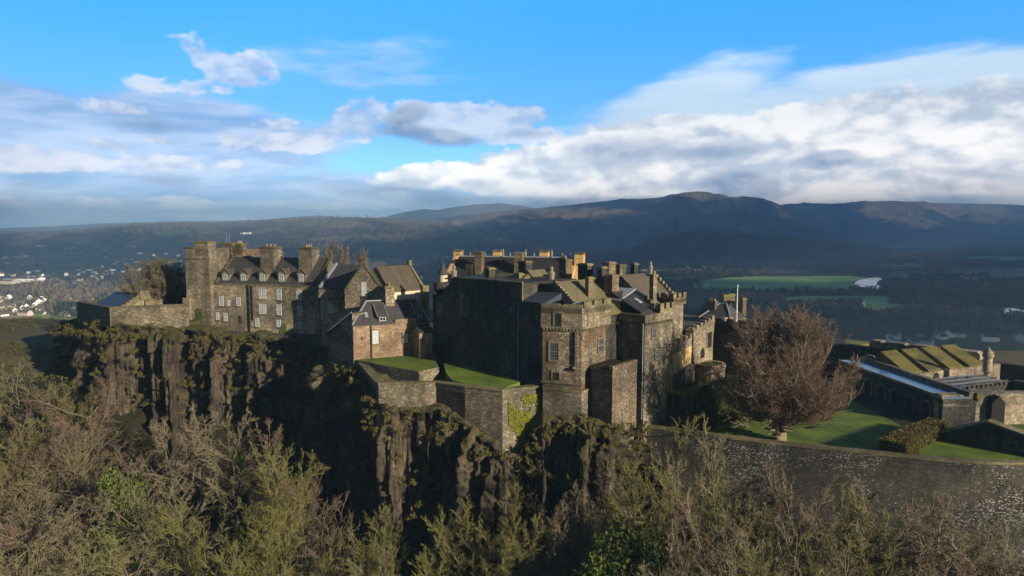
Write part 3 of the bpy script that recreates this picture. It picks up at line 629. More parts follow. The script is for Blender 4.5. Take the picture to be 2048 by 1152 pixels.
def crow(mb, fr, a, b0, bm, ze, zr, n=8, w=.45):             # crow steps from eave b0 to ridge bm
    for k in range(n):
        ba, bb = b0 + (bm - b0) * k / n, b0 + (bm - b0) * (k + 1) / n
        z = ze + (zr - ze) * (k + 1) / n
        mb.box(fr, a, a + w, min(ba, bb), max(ba, bb) - .003, ze + (zr - ze) * k / n - .5, z + .18)
def battle(mb, p0, p1, z, hs=.5, hm=.6, th=.45, mw=.9, gw=.6, z1=None):
    fr = Fr(p0, p1); z1 = z if z1 is None else z1; L = fr.len
    zz = lambda a: z + (z1 - z) * a / L
    mb.prism([fr.xy(0, 0), fr.xy(L, 0), fr.xy(L, th), fr.xy(0, th)], [z - .6, z1 - .6, z1 - .6, z - .6], [z + hs, z1 + hs, z1 + hs, z + hs])
    n = max(1, int(round((L + gw) / (mw + gw)))); mw = (L - (n - 1) * gw) / n
    for k in range(n):
        a = k * (mw + gw); mb.box(fr, a + .002, a + mw - .002, .004, th - .004, zz(a) + hs - .05, zz(a + mw / 2) + hs + hm)
def corbels(mb, p0, p1, z, step=.55, pr=.25, h=.35):
    fr = Fr(p0, p1); n = int(fr.len / step)
    for k in range(n): mb.box(fr, (k + .25) * step, (k + .7) * step, -pr, .02, z - h, z)
def chimney(T, fr, a, b, wa, wb, z0, z1, mat='chimney_stone', pots=2, cap='cope', name='chimney'):
    m = MB(); m.box(fr, a - wa/2, a + wa/2, b - wb/2, b + wb/2, z0, z1); m.box(fr, a - wa/2 - .06, a + wa/2 + .06, b - wb/2 - .06, b + wb/2 + .06, z1 - .75, z1 - .6)
    c = m.build(name, mat, T)
    k = MB(); k.box(fr, a - wa/2 - .14, a + wa/2 + .14, b - wb/2 - .14, b + wb/2 + .14, z1, z1 + .22); k.box(fr, a - wa/2 + .05, a + wa/2 - .05, b - wb/2 + .05, b + wb/2 - .05, z1 + .22, z1 + .34); k.build('chimney_cap', cap, c)
    for i in range(pots):
        p = MB(); t = (i + .5) / pots
        x, y = fr.xy(a + (t - .5) * wa * .9, b) if wa >= wb else fr.xy(a, b + (t - .5) * wb * .9)
        p.tube((x, y, z1 + .3), (x, y, z1 + .8), .14, .11, 8); p.build('chimney_pot', 'pot', c)
    return c
def chim(T, fr, px0, px1, ytop, ybot, b, wb, **k):           # chimney whose front face spans these photo pixels on plane b
    a0, _ = fr.hit(px0, ytop, b); a1, z1 = fr.hit(px1, ytop, b); z0 = fr.hit(px1, ybot, b)[1]
    return chimney(T, fr, (a0 + a1) / 2, b + wb / 2, a1 - a0, wb, z0 - 1.0, z1 - .3, **k)
def window(T, fr, px, py, w, h, b=0.0, pane='pane', bars=(2, 4), surround=None, frame='white_paint', arch=False, name='window'):
    a0, _ = fr.hit(px - w/2, py, b); a1, _ = fr.hit(px + w/2, py, b); ac = (a0 + a1) / 2
    z0 = fr.hit(px, py + h/2, b)[1]; z1 = fr.hit(px, py - h/2, b)[1]; t = .07
    m = MB()
    for q in ((a0, a0 + t, z0, z1), (a1 - t, a1, z0, z1), (a0 + t, a1 - t, z0, z0 + t), (a0 + t, a1 - t, z1 - t, z1), (a0 + t, a1 - t, (z0+z1)/2 - .04, (z0+z1)/2 + .04)):
        m.box(fr, q[0], q[1], b - .09, b - .004, q[2], q[3])
    for i in range(1, bars[0]): a = a0 + (a1 - a0) * i / bars[0]; m.box(fr, a - .02, a + .02, b - .075, b - .006, z0 + t, z1 - t)
    for i in range(1, bars[1]): z = z0 + (z1 - z0) * i / bars[1]; m.box(fr, a0 + t, a1 - t, b - .07, b - .008, z - .018, z + .018)
    o = m.build(name, frame, T)
    p = MB(); p.box(fr, a0 + .02, a1 - .02, b - .05, b - .002, z0 + .02, z1 - .02); p.build('pane', pane, o)
    if surround:
        s = MB(); e = .2
        for q in ((a0 - e, a0 - .003, z0 - e, z1 + e), (a1 + .003, a1 + e, z0 - e, z1 + e), (a0, a1, z0 - e, z0 - .003), (a0, a1, z1 + .003, z1 + e)):
            s.box(fr, q[0], q[1], b - .12, b + .02, q[2], q[3])
        s.build('surround', surround, o)
    else:
        s = MB(); s.box(fr, a0 - .12, a1 + .12, b - .16, b + .02, z0 - .16, z0 - .004); s.build('sill', 'cope', o)
    return o
def opening(T, fr, px, py, w, h, b=0.0, mat='void_pipe_black', name='doorway', surround=None, arch=False):
    a0, _ = fr.hit(px - w/2, py, b); a1, _ = fr.hit(px + w/2, py, b); z0 = fr.hit(px, py + h/2, b)[1]; z1 = fr.hit(px, py - h/2, b)[1]
    m = MB(); hw = (a1 - a0) / 2; ac = (a0 + a1) / 2; zs = z1 - (hw if arch else 0)
    pts = [(a0, z0), (a1, z0), (a1, zs)] + ([(ac + hw * math.cos(t), zs + hw * math.sin(t)) for t in np.linspace(.3, 2.84, 6)] if arch else []) + [(a0, zs)]
    if not arch: pts = [(a0, z0), (a1, z0), (a1, z1), (a0, z1)]
    n = len(pts); i = len(m.v); m.v += [fr.P(a, b - .03, z) for a, z in pts] + [fr.P(a, b + .02, z) for a, z in pts]
    m.f += [tuple(i + k for k in range(n)), tuple(i + n + n - 1 - k for k in range(n))] + [(i+k, i+n+k, i+n+(k+1) % n, i+(k+1) % n) for k in range(n)]
    o = m.build(name, mat, T)
    if surround:
        s = MB(); e = .22
        for q in ((a0 - e, a0 - .003, z0, z1 + .1), (a1 + .003, a1 + e, z0, z1 + .1), (a0 - e, a1 + e, z1 + .103, z1 + .3)): s.box(fr, q[0], q[1], b - .1, b + .02, q[2], q[3])
        s.build('surround', surround, o)
    return o
def dormer(T, fr, px, yb, yt, w, b=.5, depth=3.0, mat='stone_tan', roofm='lead', rise=.75, pane='pane'):
    a0, z0 = fr.hit(px - w/2, yb, b); a1, _ = fr.hit(px + w/2, yb, b); z1 = fr.hit(px, yt, b)[1]; e = .32
    g = rot(fr)                                        # a' = b (depth), b' = -a
    m = MB(); gwall(m, g, b, b + depth, -(a1 + e), -(a0 - e), z0 - .3, z1, z1 + rise); o = m.build('dormer', mat, T)
    r = MB(); roof2(r, g, b - .15, b + depth, -(a1 + e + .15), -(a0 - e - .15), z1 + .02, z1 + rise + .16, th=.12); r.build('dormer_roof', roofm, o)
    t = .06; f = MB()
    for q in ((a0, a0 + t, z0, z1), (a1 - t, a1, z0, z1), (a0 + t, a1 - t, z0, z0 + t), (a0 + t, a1 - t, z1 - t, z1), (a0 + t, a1 - t, (z0+z1)/2 - .03, (z0+z1)/2 + .03)): f.box(fr, q[0], q[1], b - .08, b - .004, q[2], q[3])
    f.box(fr, (a0+a1)/2 - .02, (a0+a1)/2 + .02, b - .07, b - .006, z0 + t, z1 - t)
    f.build('window_frame', 'white_paint', o); p = MB(); p.box(fr, a0 + .02, a1 - .02, b - .045, b - .002, z0 + .02, z1 - .02); p.build('pane', pane, o)
def pipe(T, fr, px, y0, y1, b=-.1, r=.06, mat='iron'):
    a, z1 = fr.hit(px, y0, b); z0 = fr.hit(px, y1, b)[1]
    m = MB(); m.box(fr, a - r, a + r, b - r, b + r, z0, z1); m.build('downpipe', mat, T)
def statue(T, x, y, z, h=1.5, name='statue'):
    m = MB(); m.lathe((x, y), [(.2*h, z), (.2*h, z+.12*h), (.13*h, z+.16*h), (.15*h, z+.4*h), (.18*h, z+.66*h), (.07*h, z+.76*h), (.10*h, z+.86*h), (.07*h, z+.97*h), (.01, z+h)], 8); m.build(name, 'statue_stone', T)
def world_chimney(T, fr, px0, px1, ytop, ybot, Y, wb, **k):  # chimney centred on a sight line at distance Y, turned like fr
    c = PT((px0 + px1) / 2, ytop, Y); a = (c[0]-fr.o[0])*fr.e1[0] + (c[1]-fr.o[1])*fr.e1[1]; b = (c[0]-fr.o[0])*fr.e2[0] + (c[1]-fr.o[1])*fr.e2[1]
    w = (px1 - px0) / F * Y
    s = abs(fr.e1[0]) + abs(fr.e2[0]) * wb
    wa = max(.5, (w - abs(fr.e2[0]) * wb) / max(abs(fr.e1[0]), .3))
    return chimney(T, fr, a, b, wa, wb, HZ(ybot, Y) - 1.2, c[2] - .3, **k)

# ------------------------------------------------------------------ A: long three-storey range on the cliff
kf = Fr(PT(375, 612, 119)[:2], PT(690, 612, 112)[:2]); A = lambda px, py=600, b=0.0: kf.hit(px, py, b)[0]; Z = lambda py, px=520, b=0.0: kf.hit(px, py, b)[1]
K = thing('lodging_range', 'long three-storey grey stone range with five dormers on the cliff top', 'castle range', kf.P(12, 4, 81))
ze, zr = Z(569, 530), Z(516, 560, 5.0)
aL, aM, aR = A(432, 565), A(502), A(633, 570)
w = MB(); gwall(w, kf, aL, aR, 0, 10, 78, ze - .1, zr - .15); w.box(kf, A(415), aL - .002, .02, 8, 78, ze - .1); w.box(kf, aM, aR + .6, -.45, -.002, 78, ze - .22)
w.box(kf, aR + .002, A(700), .3, 8, 78, ze - .4); w.build('wall', 'stone_tan', K)
m = MB(); m.box(kf, A(415), aM, -.12, .1, ze - .14, ze + .08); m.box(kf, aM + .01, aR + .6, -.57, .1, ze - .2, ze + .02); m.build('eaves_course', 'cope', K)
r = MB(); roof2(r, kf, aL, aR, -.1, 10.1, ze + .06, zr + .1); r.build('roof', 'slate', K)
s = MB(); skew(s, kf, aL - .2, 0, 5, ze + .1, zr + .15, .45, .3); s.build('skew', 'cope', K); s = MB(); skew(s, kf, aR - .1, 0, 5, ze + .1, zr + .15, .5, .35); s.build('skew', 'cope', K); s = MB(); skew(s, kf, A(520, 538, 2.6) - .25, 2.6, 5, (ze+zr)/2 + .2, zr + .15, .3, .3); s.build('skew', 'cope', K); s = MB(); skew(s, kf, A(598, 538, 2.6) - .25, 2.6, 5, (ze+zr)/2 + .2, zr + .15, .3, .3); s.build('skew', 'cope', K)
chim(K, kf, 520, 547, 494, 540, 2.6, 2.6, pots=3, mat='stone_tan'); chim(K, kf, 597, 623, 495, 540, 2.6, 2.6, pots=3, mat='stone_tan'); chim(K, kf, 549, 559, 503, 516, 7, 1.2, pots=1)
for px in (451, 487.5, 526, 564, 603): dormer(K, kf, px, 567, 548, 8.5, roofm='slate_warm', mat='stone_tan')
for px, py, ww, hh in ((443, 602, 8, 19), (457, 606, 5.5, 12), (477, 603, 8, 17), (435.5, 632, 6, 15), (451.5, 634, 7, 16)): window(K, kf, px, py, ww, hh, 0)
for px, py, ww, hh in ((521, 587.5, 6, 20), (529.5, 587.5, 6, 20), (558.5, 589, 9, 21), (598.5, 591, 9, 20), (521.5, 618, 5.5, 20), (529.5, 618, 5.5, 20), (558.5, 619.5, 9, 21), (599.5, 621.5, 9.5, 21), (515, 645, 7, 17), (558, 647, 8, 14), (600, 651, 9.5, 14)):
    window(K, kf, px, py, ww, hh, -.45)
opening(K, kf, 480, 639, 7, 15, 0, 'door_dark', 'door')
pipe(K, kf, 503, 572, 640, -.55, .08, 'void_pipe_black')
# ivy patches are added with the plants
T = thing('stair_tower', 'tall plain square stone tower at the left end of the cliff-top range', 'tower', kf.P(1.5, 1.5, 80))
zt = Z(497, 400, -.9); a0, a1 = A(372, 560, -.9), A(420, 560, -.9)
w = MB(); w.box(kf, a0, a1, -.9, 4.6, 77, zt); w.box(kf, a0 - .5, a0 + .8, -1.3, 1, 77, Z(596, 376, -1.3)); w.build('wall', 'stone_tan', T)
m = MB(); m.box(kf, a0 - .12, A(390, 500, -.9), -1.02, 4.7, zt, zt + .25); m.box(kf, a0 - .1, a1 + .1, -1.0, -.85, Z(519, 400, -.9), Z(516, 400, -.9)); m.build('cope', 'cope', T)
chim(T, kf, 390, 415, 483, 500, -.9, 2.2, mat='stone_tan', pots=0, cap='lichen_cap')
T = thing('upper_tower', 'square pinkish stone tower block with mossy chimneys behind the slate roof', 'tower', kf.P(6, 8, 81))
zt = Z(499, 450, 5.2); a0, a1 = A(417, 500, 5.2), A(485, 500, 5.2)
w = MB(); w.box(kf, a0, a1, 5.2, 11.5, 80, zt); w.build('wall', 'stone_pink', T)
battle(w2 := MB(), kf.xy(a0, 5.1), kf.xy(a1, 5.1), zt, .25, .3, .4, 2.4, .5); w2.build('parapet', 'cope', T)
chim(T, kf, 443, 463, 486, 500, 5.0, 2.2, mat='stone_tan', pots=0, cap='lichen_cap'); chim(T, kf, 467, 482, 487, 500, 6, 1.6, mat='stone_tan', pots=3, cap='lichen_cap')
m = MB(); a, z = kf.hit(453, 463, 6); m.tube(kf.P(a, 6, Z(486, 453, 6)), kf.P(a, 6, z), .05, .03); m.tube(kf.P(a + .5, 6, Z(486, 456, 6)), kf.P(a + .5, 6, z - .3), .05, .03); m.build('aerial', 'lead', T)

# projecting block right of the range, its parapet on corbels
T = thing('corbelled_block', 'stone block with corbelled parapet projecting from the right end of the range', 'castle block', kf.P(27, -1, 80))
b = -3.6; a0, a1 = A(642, 600, b), A(700, 600, b); zt = Z(583, 660, b)
w = MB(); w.box(kf, a0, a1, b, 2, 74, zt); w.build('wall', 'stone_tan', T)
m = MB(); m.box(kf, a0 - .25, a1, b - .3, b + .25, zt - 1.0, zt + .25); corbels(m, kf.xy(a0, b), kf.xy(a1, b), zt - .98, .6, .28, .4); m.build('parapet', 'stone_grey', T)
window(T, kf, 662, 617, 10, 19, b)

# ------------------------------------------------------------------ B: cross-gabled hall
T = thing('gabled_hall', 'stone hall with tall gable facing the camera and steep slate roofs either side', 'hall', PT(727, 620, 105)[:2] + (81,))
gf = Fr(PT(690, 600, 104.6)[:2], PT(767, 600, 103.6)[:2]); gz = gf.hit(727, 529)[1]; gze = gf.hit(690, 581)[1]
g = rot(gf); w = MB(); gwall(w, g, 0, 9, -gf.len, 0, 76, gze, gz); w.build('gable_wall', 'stone_tan', T)
r = MB(); roof2(r, g, .35, 9, -gf.len - .2, .2, gze + .1, gz + .14); r.build('gable_roof', 'slate', T)
s = MB(); skew(s, g, -.1, 0, -gf.len / 2, gze, gz, .45, .28); skew(s, g, -.1, -gf.len, -gf.len / 2, gze, gz, .45, .28); x, y = gf.xy(gf.len / 2, .2); s.box(gf, gf.len/2 - .35, gf.len/2 + .35, -.1, .6, gz, gz + .7); s.box(gf, gf.len/2 - .5, gf.len/2 + .5, -.2, .7, gz + .7, gz + .9); s.build('skew', 'cope', T)
window(T, gf, 728, 578, 9, 27, 0, 'pane_light', (2, 5)); opening(T, gf, 727, 604, 12, 24, 0, 'door_dark', 'doorway')
hf = Fr(PT(640, 577, 109.5)[:2], PT(692, 577, 108)[:2]); hz0 = hf.hit(660, 578)[1]; hz1 = hf.hit(690, 530, 5)[1]
w = MB(); gwall(w, hf, 0, 9.5, 0, 10, 76, hz0 - .1, hz1 - .15); w.build('left_wall', 'stone_tan', T)
r = MB(); roof2(r, hf, 0, 9.5, -.1, 10.1, hz0 + .05, hz1 + .1); r.build('left_roof', 'slate', T)
s = MB(); skew(s, hf, -.25, 0, 5, hz0 + .1, hz1 + .12, .45, .3); s.build('left_skew', 'lead', T)
rp0 = PT(752, 533, 105.5); rp1 = PT(818, 530, 109.8); q = Fr(rp0[:2], rp1[:2]); rz = (rp0[2] + rp1[2]) / 2
rbe, rze = q.hita(845, 577, q.len)
w = MB(); gwall(w, q, 0, q.len, rbe, -rbe, 76, rze - .1, rz - .2, 0); w.build('right_wall', 'stone_tan', T)
w = MB(); w.box(q, .6, q.len - .4, rbe - .06, rbe - .003, rze - 2.2, rze - .25); w.build('harled_band', 'cream_wash', T)
r = MB(); roof2(r, q, 0, q.len, rbe - .15, -rbe, rze, rz, 0); r.build('right_roof', 'slate_warm', T)
s = MB(); skew(s, q, q.len - .1, rbe - .2, 0, rze, rz, .4, .28); s.box(q, q.len - .2, q.len + .4, -.3, .3, rz, rz + .8); s.box(q, q.len - .4, q.len + .8, rbe - .6, rbe + .8, 80, rze + .5); s.build('right_skew', 'cope', T)

# ------------------------------------------------------------------ C: lower house on the lawn
lf = Fr(PT(707, 690, 96.5)[:2], PT(857, 690, 101.2)[:2]); LA = lambda px, py=690, b=0.0: lf.hit(px, py, b)[0]; LZ = lambda py, px=760, b=0.0: lf.hit(px, py, b)[1]
T = thing('lower_house', 'pinkish stone house with hipped slate roof standing on the upper lawn', 'house', lf.P(5, 3, 81))
ze = LZ(649, 745); zr = LZ(600, 790, 3.6); a1 = lf.len
w = MB(); w.box(lf, 0, a1, 0, 7.2, 76, ze); w.build('wall', 'stone_pink', T)
r = MB(); roof2(r, lf, -.15, a1 + .1, -.15, 7.3, ze + .1, zr, 3.6, 2.9, .9); r.build('roof', 'slate', T)
m = MB()
def hipline(m, fr, p, q, r=.12): m.tube(fr.P(*p), fr.P(*q), r, r, 5)
hipline(m, lf, (-.15, -.15, ze + .15), (2.75, 3.6, zr + .03)); hipline(m, lf, (2.75, 3.6, zr + .03), (a1 - .8, 3.6, zr + .03)); hipline(m, lf, (a1 + .1, -.15, ze + .15), (a1 - .8, 3.6, zr + .03)); m.build('ridge_lead', 'lead', T)
chim(T, lf, 771, 788, 572, 606, 2.6, 1.5, pots=3, mat='stone_tan')
def catslide(px, yb, yt, w, b=.25):
    a0, z0 = lf.hit(px - w/2, yb, b); a1_, _ = lf.hit(px + w/2, yb, b); z1 = lf.hit(px, yt, b)[1]; e = .25
    sl = (zr - ze) / 3.75; bb = 2.9; zb = ze + sl * (bb + .15) + .12
    m = MB(); m.hexa([lf.P(a0-e, b, z0-.2), lf.P(a1_+e, b, z0-.2), lf.P(a1_+e, bb, zb-.4), lf.P(a0-e, bb, zb-.4)], [lf.P(a0-e, b, z1), lf.P(a1_+e, b, z1), lf.P(a1_+e, bb, zb), lf.P(a0-e, bb, zb)]); o = m.build('dormer', 'slate', T)
    m = MB(); m.hexa([lf.P(a0-e-.1, b-.15, z1+.01), lf.P(a1_+e+.1, b-.15, z1+.01), lf.P(a1_+e+.1, bb, zb+.02), lf.P(a0-e-.1, bb, zb+.02)], [lf.P(a0-e-.1, b-.15, z1+.13), lf.P(a1_+e+.1, b-.15, z1+.13), lf.P(a1_+e+.1, bb, zb+.14), lf.P(a0-e-.1, bb, zb+.14)]); m.build('dormer_roof', 'slate', o)
    m = MB()
    for a in (a0 - e - .1, a1_ + e + .1): m.tube(lf.P(a, b - .15, z1 + .14), lf.P(a, bb, zb + .15), .06, .06, 5)
    m.build('dormer_flashing', 'lead', o)
    f = MB(); t = .06
    for q_ in ((a0, a0+t, z0, z1), (a1_-t, a1_, z0, z1), (a0+t, a1_-t, z0, z0+t), (a0+t, a1_-t, z1-t, z1), (a0+t, a1_-t, (z0+z1)/2-.03, (z0+z1)/2+.03), ((a0+a1_)/2-.02, (a0+a1_)/2+.02, z0+t, z1-t)): f.box(lf, q_[0], q_[1], b-.08, b-.004, q_[2], q_[3])
    f.build('window_frame', 'white_paint', o); p = MB(); p.box(lf, a0+.02, a1_-.02, b-.045, b-.002, z0+.02, z1-.02); p.build('pane', 'pane_dark', o)
catslide(765.5, 649, 634, 12); catslide(840, 648, 630, 9.5)
m = MB(); m.box(lf, LA(790, 645), LA(832, 645), -.2, .15, ze - .1, ze + .55); m.build('parapet', 'stone_pink', T)
m = MB(); a, z = lf.hit(733, 635, 1.2); sl = (zr - ze) / 3.75
def slope_box(m, fr, a, b, w, l, z, s, th=.1): m.hexa([fr.P(a-w/2, b-l/2, z-s*l/2), fr.P(a+w/2, b-l/2, z-s*l/2), fr.P(a+w/2, b+l/2, z+s*l/2), fr.P(a-w/2, b+l/2, z+s*l/2)], [fr.P(a-w/2, b-l/2, z-s*l/2+th), fr.P(a+w/2, b-l/2, z-s*l/2+th), fr.P(a+w/2, b+l/2, z+s*l/2+th), fr.P(a-w/2, b+l/2, z+s*l/2+th)])
slope_box(m, lf, a, 1.3, .45, .7, ze + .1 + sl * 1.45, sl); m.build('skylight', 'lead', T)
window(T, lf, 751, 674, 12, 26, 0, 'pane_light', (3, 6), 'cope'); window(T, lf, 811, 676, 9, 18, 0, 'pane_light', (3, 4), 'cope'); opening(T, lf, 724, 677, 2.5, 6, 0, 'void_pipe_black', 'vent')
pipe(T, lf, 742, 650, 717, -.1, .07, 'void_pipe_black')
P_ = thing('porch', 'small lit stone porch with dark slate roof on the lower house', 'porch', lf.P(10, -1.5, 81))
b = -3.2; a0, a1p = LA(839, 690, b), LA(865, 690, b); zp = LZ(664, 850, b); pzr = LZ(650, 850, b + 1.6)
w = MB(); gwall(w, lf, a0, a1p, b, -.01, 78, zp, pzr); w.build('wall', 'stone_pink', P_); r = MB(); roof2(r, lf, a0 - .12, a1p + .12, b - .1, .1, zp + .08, pzr + .14); r.build('roof', 'slate_dark', P_)
window(P_, lf, 853.5, 676, 6, 13, b, 'pane_dark', (2, 4), 'cope'); opening(P_, lf, 853.5, 693, 6, 6, b, 'cope', 'stone_panel')
T = thing('lean_to', 'dark lean-to outhouse with sloping slate roof left of the pinkish house', 'outhouse', PT(685, 700, 99)[:2] + (79,))
of = Fr(PT(657, 700, 101)[:2], PT(706, 700, 97.2)[:2]); z0, z1 = of.hit(657, 668)[1], of.hit(706, 628)[1]
w = MB(); w.prism([of.xy(0, 0), of.xy(of.len, 0), of.xy(of.len, 5), of.xy(0, 5)], 72, [z0, z1, z1, z0]); w.build('wall', 'stone_grey', T)
r = MB(); q4 = [of.xy(-.2, -.2), of.xy(of.len, -.2), of.xy(of.len, 5.2), of.xy(-.2, 5.2)]; r.prism(q4, [z0 + .03, z1 + .03, z1 + .03, z0 + .03], [z0 + .22, z1 + .22, z1 + .22, z0 + .22]); r.build('roof', 'slate_dark', T)
s = MB(); s.tube(of.P(-.2, -.2, z0 + .25), of.P(of.len, -.2, z1 + .25), .1, .1, 5); s.build('verge', 'lead', T)

# ------------------------------------------------------------------ D: great shaded palace wall and the olive roof
pf = Fr(PT(872, 720, 98)[:2], PT(1085, 775, 83.6)[:2])
PL = thing('palace_block', 'huge shaded palace wall with olive slate roof and crow steps at its right end', 'palace', pf.P(10, 5, 80))
def PA(px, py=650, b=0.0): return pf.hit(px, py, b)[0]
def PZ(px, py, b=0.0): return pf.hit(px, py, b)[1]
ar, zr = PA(1107, 564), PZ(1107, 566); ae = PA(1170, 634); zee = PZ(1170, 636)
zt1, zt2 = PZ(908, 561), PZ(1044, 567)
w = MB(); SB = 3.3; ar, zr = PA(1107, 564, SB), PZ(1107, 566, SB); ae, zee = PA(1170, 634, SB), PZ(1170, 634, SB)
prof = [(0, 70), (PA(1044, 640), 70), (PA(1044, 567), zt2), (PA(908, 561), zt2), (0, PZ(872, 598))]
n = len(prof); i = 0; w.v += [pf.P(a, 0, z) for a, z in prof] + [pf.P(a, 11, z) for a, z in prof]
w.f += [tuple(range(n)), tuple(n + n - 1 - k for k in range(n))] + [(k, n + k, n + (k + 1) % n, (k + 1) % n) for k in range(n)]
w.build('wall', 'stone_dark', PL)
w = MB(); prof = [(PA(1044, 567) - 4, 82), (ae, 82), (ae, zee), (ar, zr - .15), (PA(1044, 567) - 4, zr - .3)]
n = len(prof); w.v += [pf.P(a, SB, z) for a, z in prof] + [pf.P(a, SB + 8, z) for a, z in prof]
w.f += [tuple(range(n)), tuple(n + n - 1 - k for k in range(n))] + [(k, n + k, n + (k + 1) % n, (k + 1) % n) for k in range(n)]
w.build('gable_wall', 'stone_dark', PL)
r = MB(); sl = (zr - zee) / (ae - ar)
r.hexa([pf.P(ar, SB + .3, zr - .1), pf.P(ae + .3, SB + .3, zee - .2), pf.P(ae + .3, SB + 9, zee - .2), pf.P(ar, SB + 9, zr - .1)], [pf.P(ar, SB + .3, zr + .12), pf.P(ae + .3, SB + .3, zee - .02), pf.P(ae + .3, SB + 9, zee - .02), pf.P(ar, SB + 9, zr + .12)]); r.build('roof', 'slate_olive', PL)
g = rot(pf); s = MB()
for k in range(13):
    t0, t1 = k / 13, (k + 1) / 13; z = zr + (zee - zr) * t0
    s.box(pf, ar + (ae - ar) * t0, ar + (ae - ar) * t1 - .003, SB - .08, SB + .38, z - 1.0, z + .3)
s.build('crow_steps', 'stone_grey', PL)
m = MB(); m.box(pf, PA(908, 561), PA(1043, 567), -.12, .3, zt2, zt2 + .22); m.box(pf, PA(1043, 567), PA(1046, 567), -.14, .02, PZ(1044, 602), zt2 + .2); m.build('wall_head', 'cope', PL)
m = MB(); m.box(pf, 1.5, PA(1044, 567) - .6, .5, 11, zt2 - .3, zt2 - .1); m.build('flat_roof', 'slate_dark', PL)
m = MB(); a0, a1 = PA(1044, 605), PA(1090, 605); zz = PZ(1070, 606); m.hexa([pf.P(a0, -.1, zz-.1), pf.P(a1, -.1, zz-.1), pf.P(a1, SB, zz+.3), pf.P(a0, SB, zz+.3)], [pf.P(a0, -.1, zz+.1), pf.P(a1, -.1, zz+.1), pf.P(a1, SB-.005, zz+1.2), pf.P(a0, SB-.005, zz+1.2)]); m.build('lean_roof', 'slate_blue', PL)
m = MB(); m.box(pf, a0 + .003, PA(1088, 640), .02, SB - .003, 70, zz - .11); m.build('lower_wall', 'stone_dark', PL)
for px, py, ww, hh in ((930, 612, 12, 36), (880, 615, 7, 15)): window(PL, pf, px, py, ww, hh, 0, 'pane_dark', (3, 6), 'stone_grey', 'stone_grey')
for px, py, ww, hh in ((1027, 622, 8, 11), (995, 650, 10, 30), (1077, 630, 9, 20)): window(PL, pf, px, py, ww, hh, 0, 'pane_dark', (2, 4), 'stone_dark', 'stone_grey')
opening(PL, pf, 899, 686, 8, 24, 0, 'void_pipe_black', 'doorway'); pipe(PL, pf, 1036, 605, 760, -.1, .06, 'iron')
# outside stair at the foot of the wall
T = thing('outside_stair', 'dark outside stair rising against the foot of the shaded palace wall', 'stair', pf.P(2.5, -1, 80))
m = MB(); a0, a1 = PA(880, 715), PA(905, 715)
for k in range(9): a = a0 + (a1 - a0) * k / 9 - 1.5; m.box(pf, a, a + (a1 - a0) / 9 + .01, -1.6, -.01, 79.5, 81.0 + .22 * k)
m.build('steps', 'stone_dark', T)
# chimneys over the palace
for (x0, x1, y0, y1, Y, wb, mt, pots) in ((970, 990, 535, 562, 97, 1.2, 'stone_dark', 0), (1037, 1064, 522, 562, 99, 1.3, 'stone_dark', 0), (1029, 1047, 546, 562, 95, .9, 'stone_pink', 0), (1170, 1188, 554, 612, 88, 1.1, 'chimney_stone', 0),
        (1156, 1186, 527, 562, 95, 1.3, 'stone_dark', 0), (1118, 1144, 518, 566, 99, 1.4, 'chimney_stone', 1)):
    world_chimney(PL, pf, x0, x1, y0, y1, Y, wb, mat=mt, pots=pots, cap='lichen_cap' if y0 > 530 else 'cope')
x, y, z = PT(1103, 566, 93); statue(PL, x, y, z - .3, 2.6); x, y, z = PT(908, 562, 97.6); statue(PL, x, y, z - .3, 2.6)
m = MB(); x, y, z = PT(1018, 556, 96); fr = Fr((x - 2, y + 2), (x + 2, y - 2)); gwall(m, fr, 0, 5.6, 0, 2, z - 2, z, z + .6); m.build('inner_roof', 'slate_olive', PL)
m = MB(); x, y, z = PT(1075, 556, 99); fr = Fr((x - 1.5, y - 1), (x + 1.5, y + 2)); gwall(m, fr, 0, 4.6, -2, 2, z - 2, z - .5, z + 1.2); m.build('inner_roof', 'slate_olive', PL)

# ------------------------------------------------------------------ E: corner tower
t0, t1 = PT(1085, 700, 83.4), PT(1163, 700, 81.8); tf = Fr(t0[:2], t1[:2]); d2 = 6.6
TW = thing('corner_tower', 'sunlit square tower with corbelled top and tall barred window on the bastion', 'tower', tf.P(2.5, 3, 80))
zt = tf.hit(1163, 617)[1]; zc = tf.hit(1125, 657)[1]
bdir = (0.62, 0.785); tr = Fr(tf.xy(tf.len, 0), (tf.xy(tf.len, 0)[0] + bdir[0] * d2, tf.xy(tf.len, 0)[1] + bdir[1] * d2))
quad = [tf.xy(0, 0), tf.xy(tf.len, 0), tr.xy(d2, 0), (tf.xy(0, 0)[0] + bdir[0] * d2, tf.xy(0, 0)[1] + bdir[1] * d2)]
def off(poly, e):
    cx = sum(p[0] for p in poly) / len(poly); cy = sum(p[1] for p in poly) / len(poly)
    return [(p[0] + (p[0] - cx) * e, p[1] + (p[1] - cy) * e) for p in poly]
w = MB(); w.prism(quad, 70, zc); w.build('wall', 'stone_tower', TW)
w = MB(); w.prism(off(quad, .05), zc + .003, zt); w.build('upper_wall', 'stone_ashlar', TW)
uf = Fr(off(quad, .05)[0], off(quad, .05)[1]); ur = Fr(off(quad, .05)[1], off(quad, .05)[2])
m = MB(); battle(m, uf.xy(0, 0), uf.xy(uf.len, 0), zt - .1, .1, .45, .5, 2.2, .35); battle(m, ur.xy(0.5, 0), ur.xy(ur.len, 0), zt - .1, .3, .55, .5, 1.6, .5); m.build('parapet', 'cope', TW)
m = MB(); corbels(m, tf.xy(0, 0), tf.xy(tf.len, 0), zc, .42, .2, .3); m.build('corbel_table', 'cope', TW); m = MB(); corbels(m, tr.xy(0, 0), tr.xy(d2, 0), zc, .42, .2, .3); m.build('corbel_table', 'cope', TW)
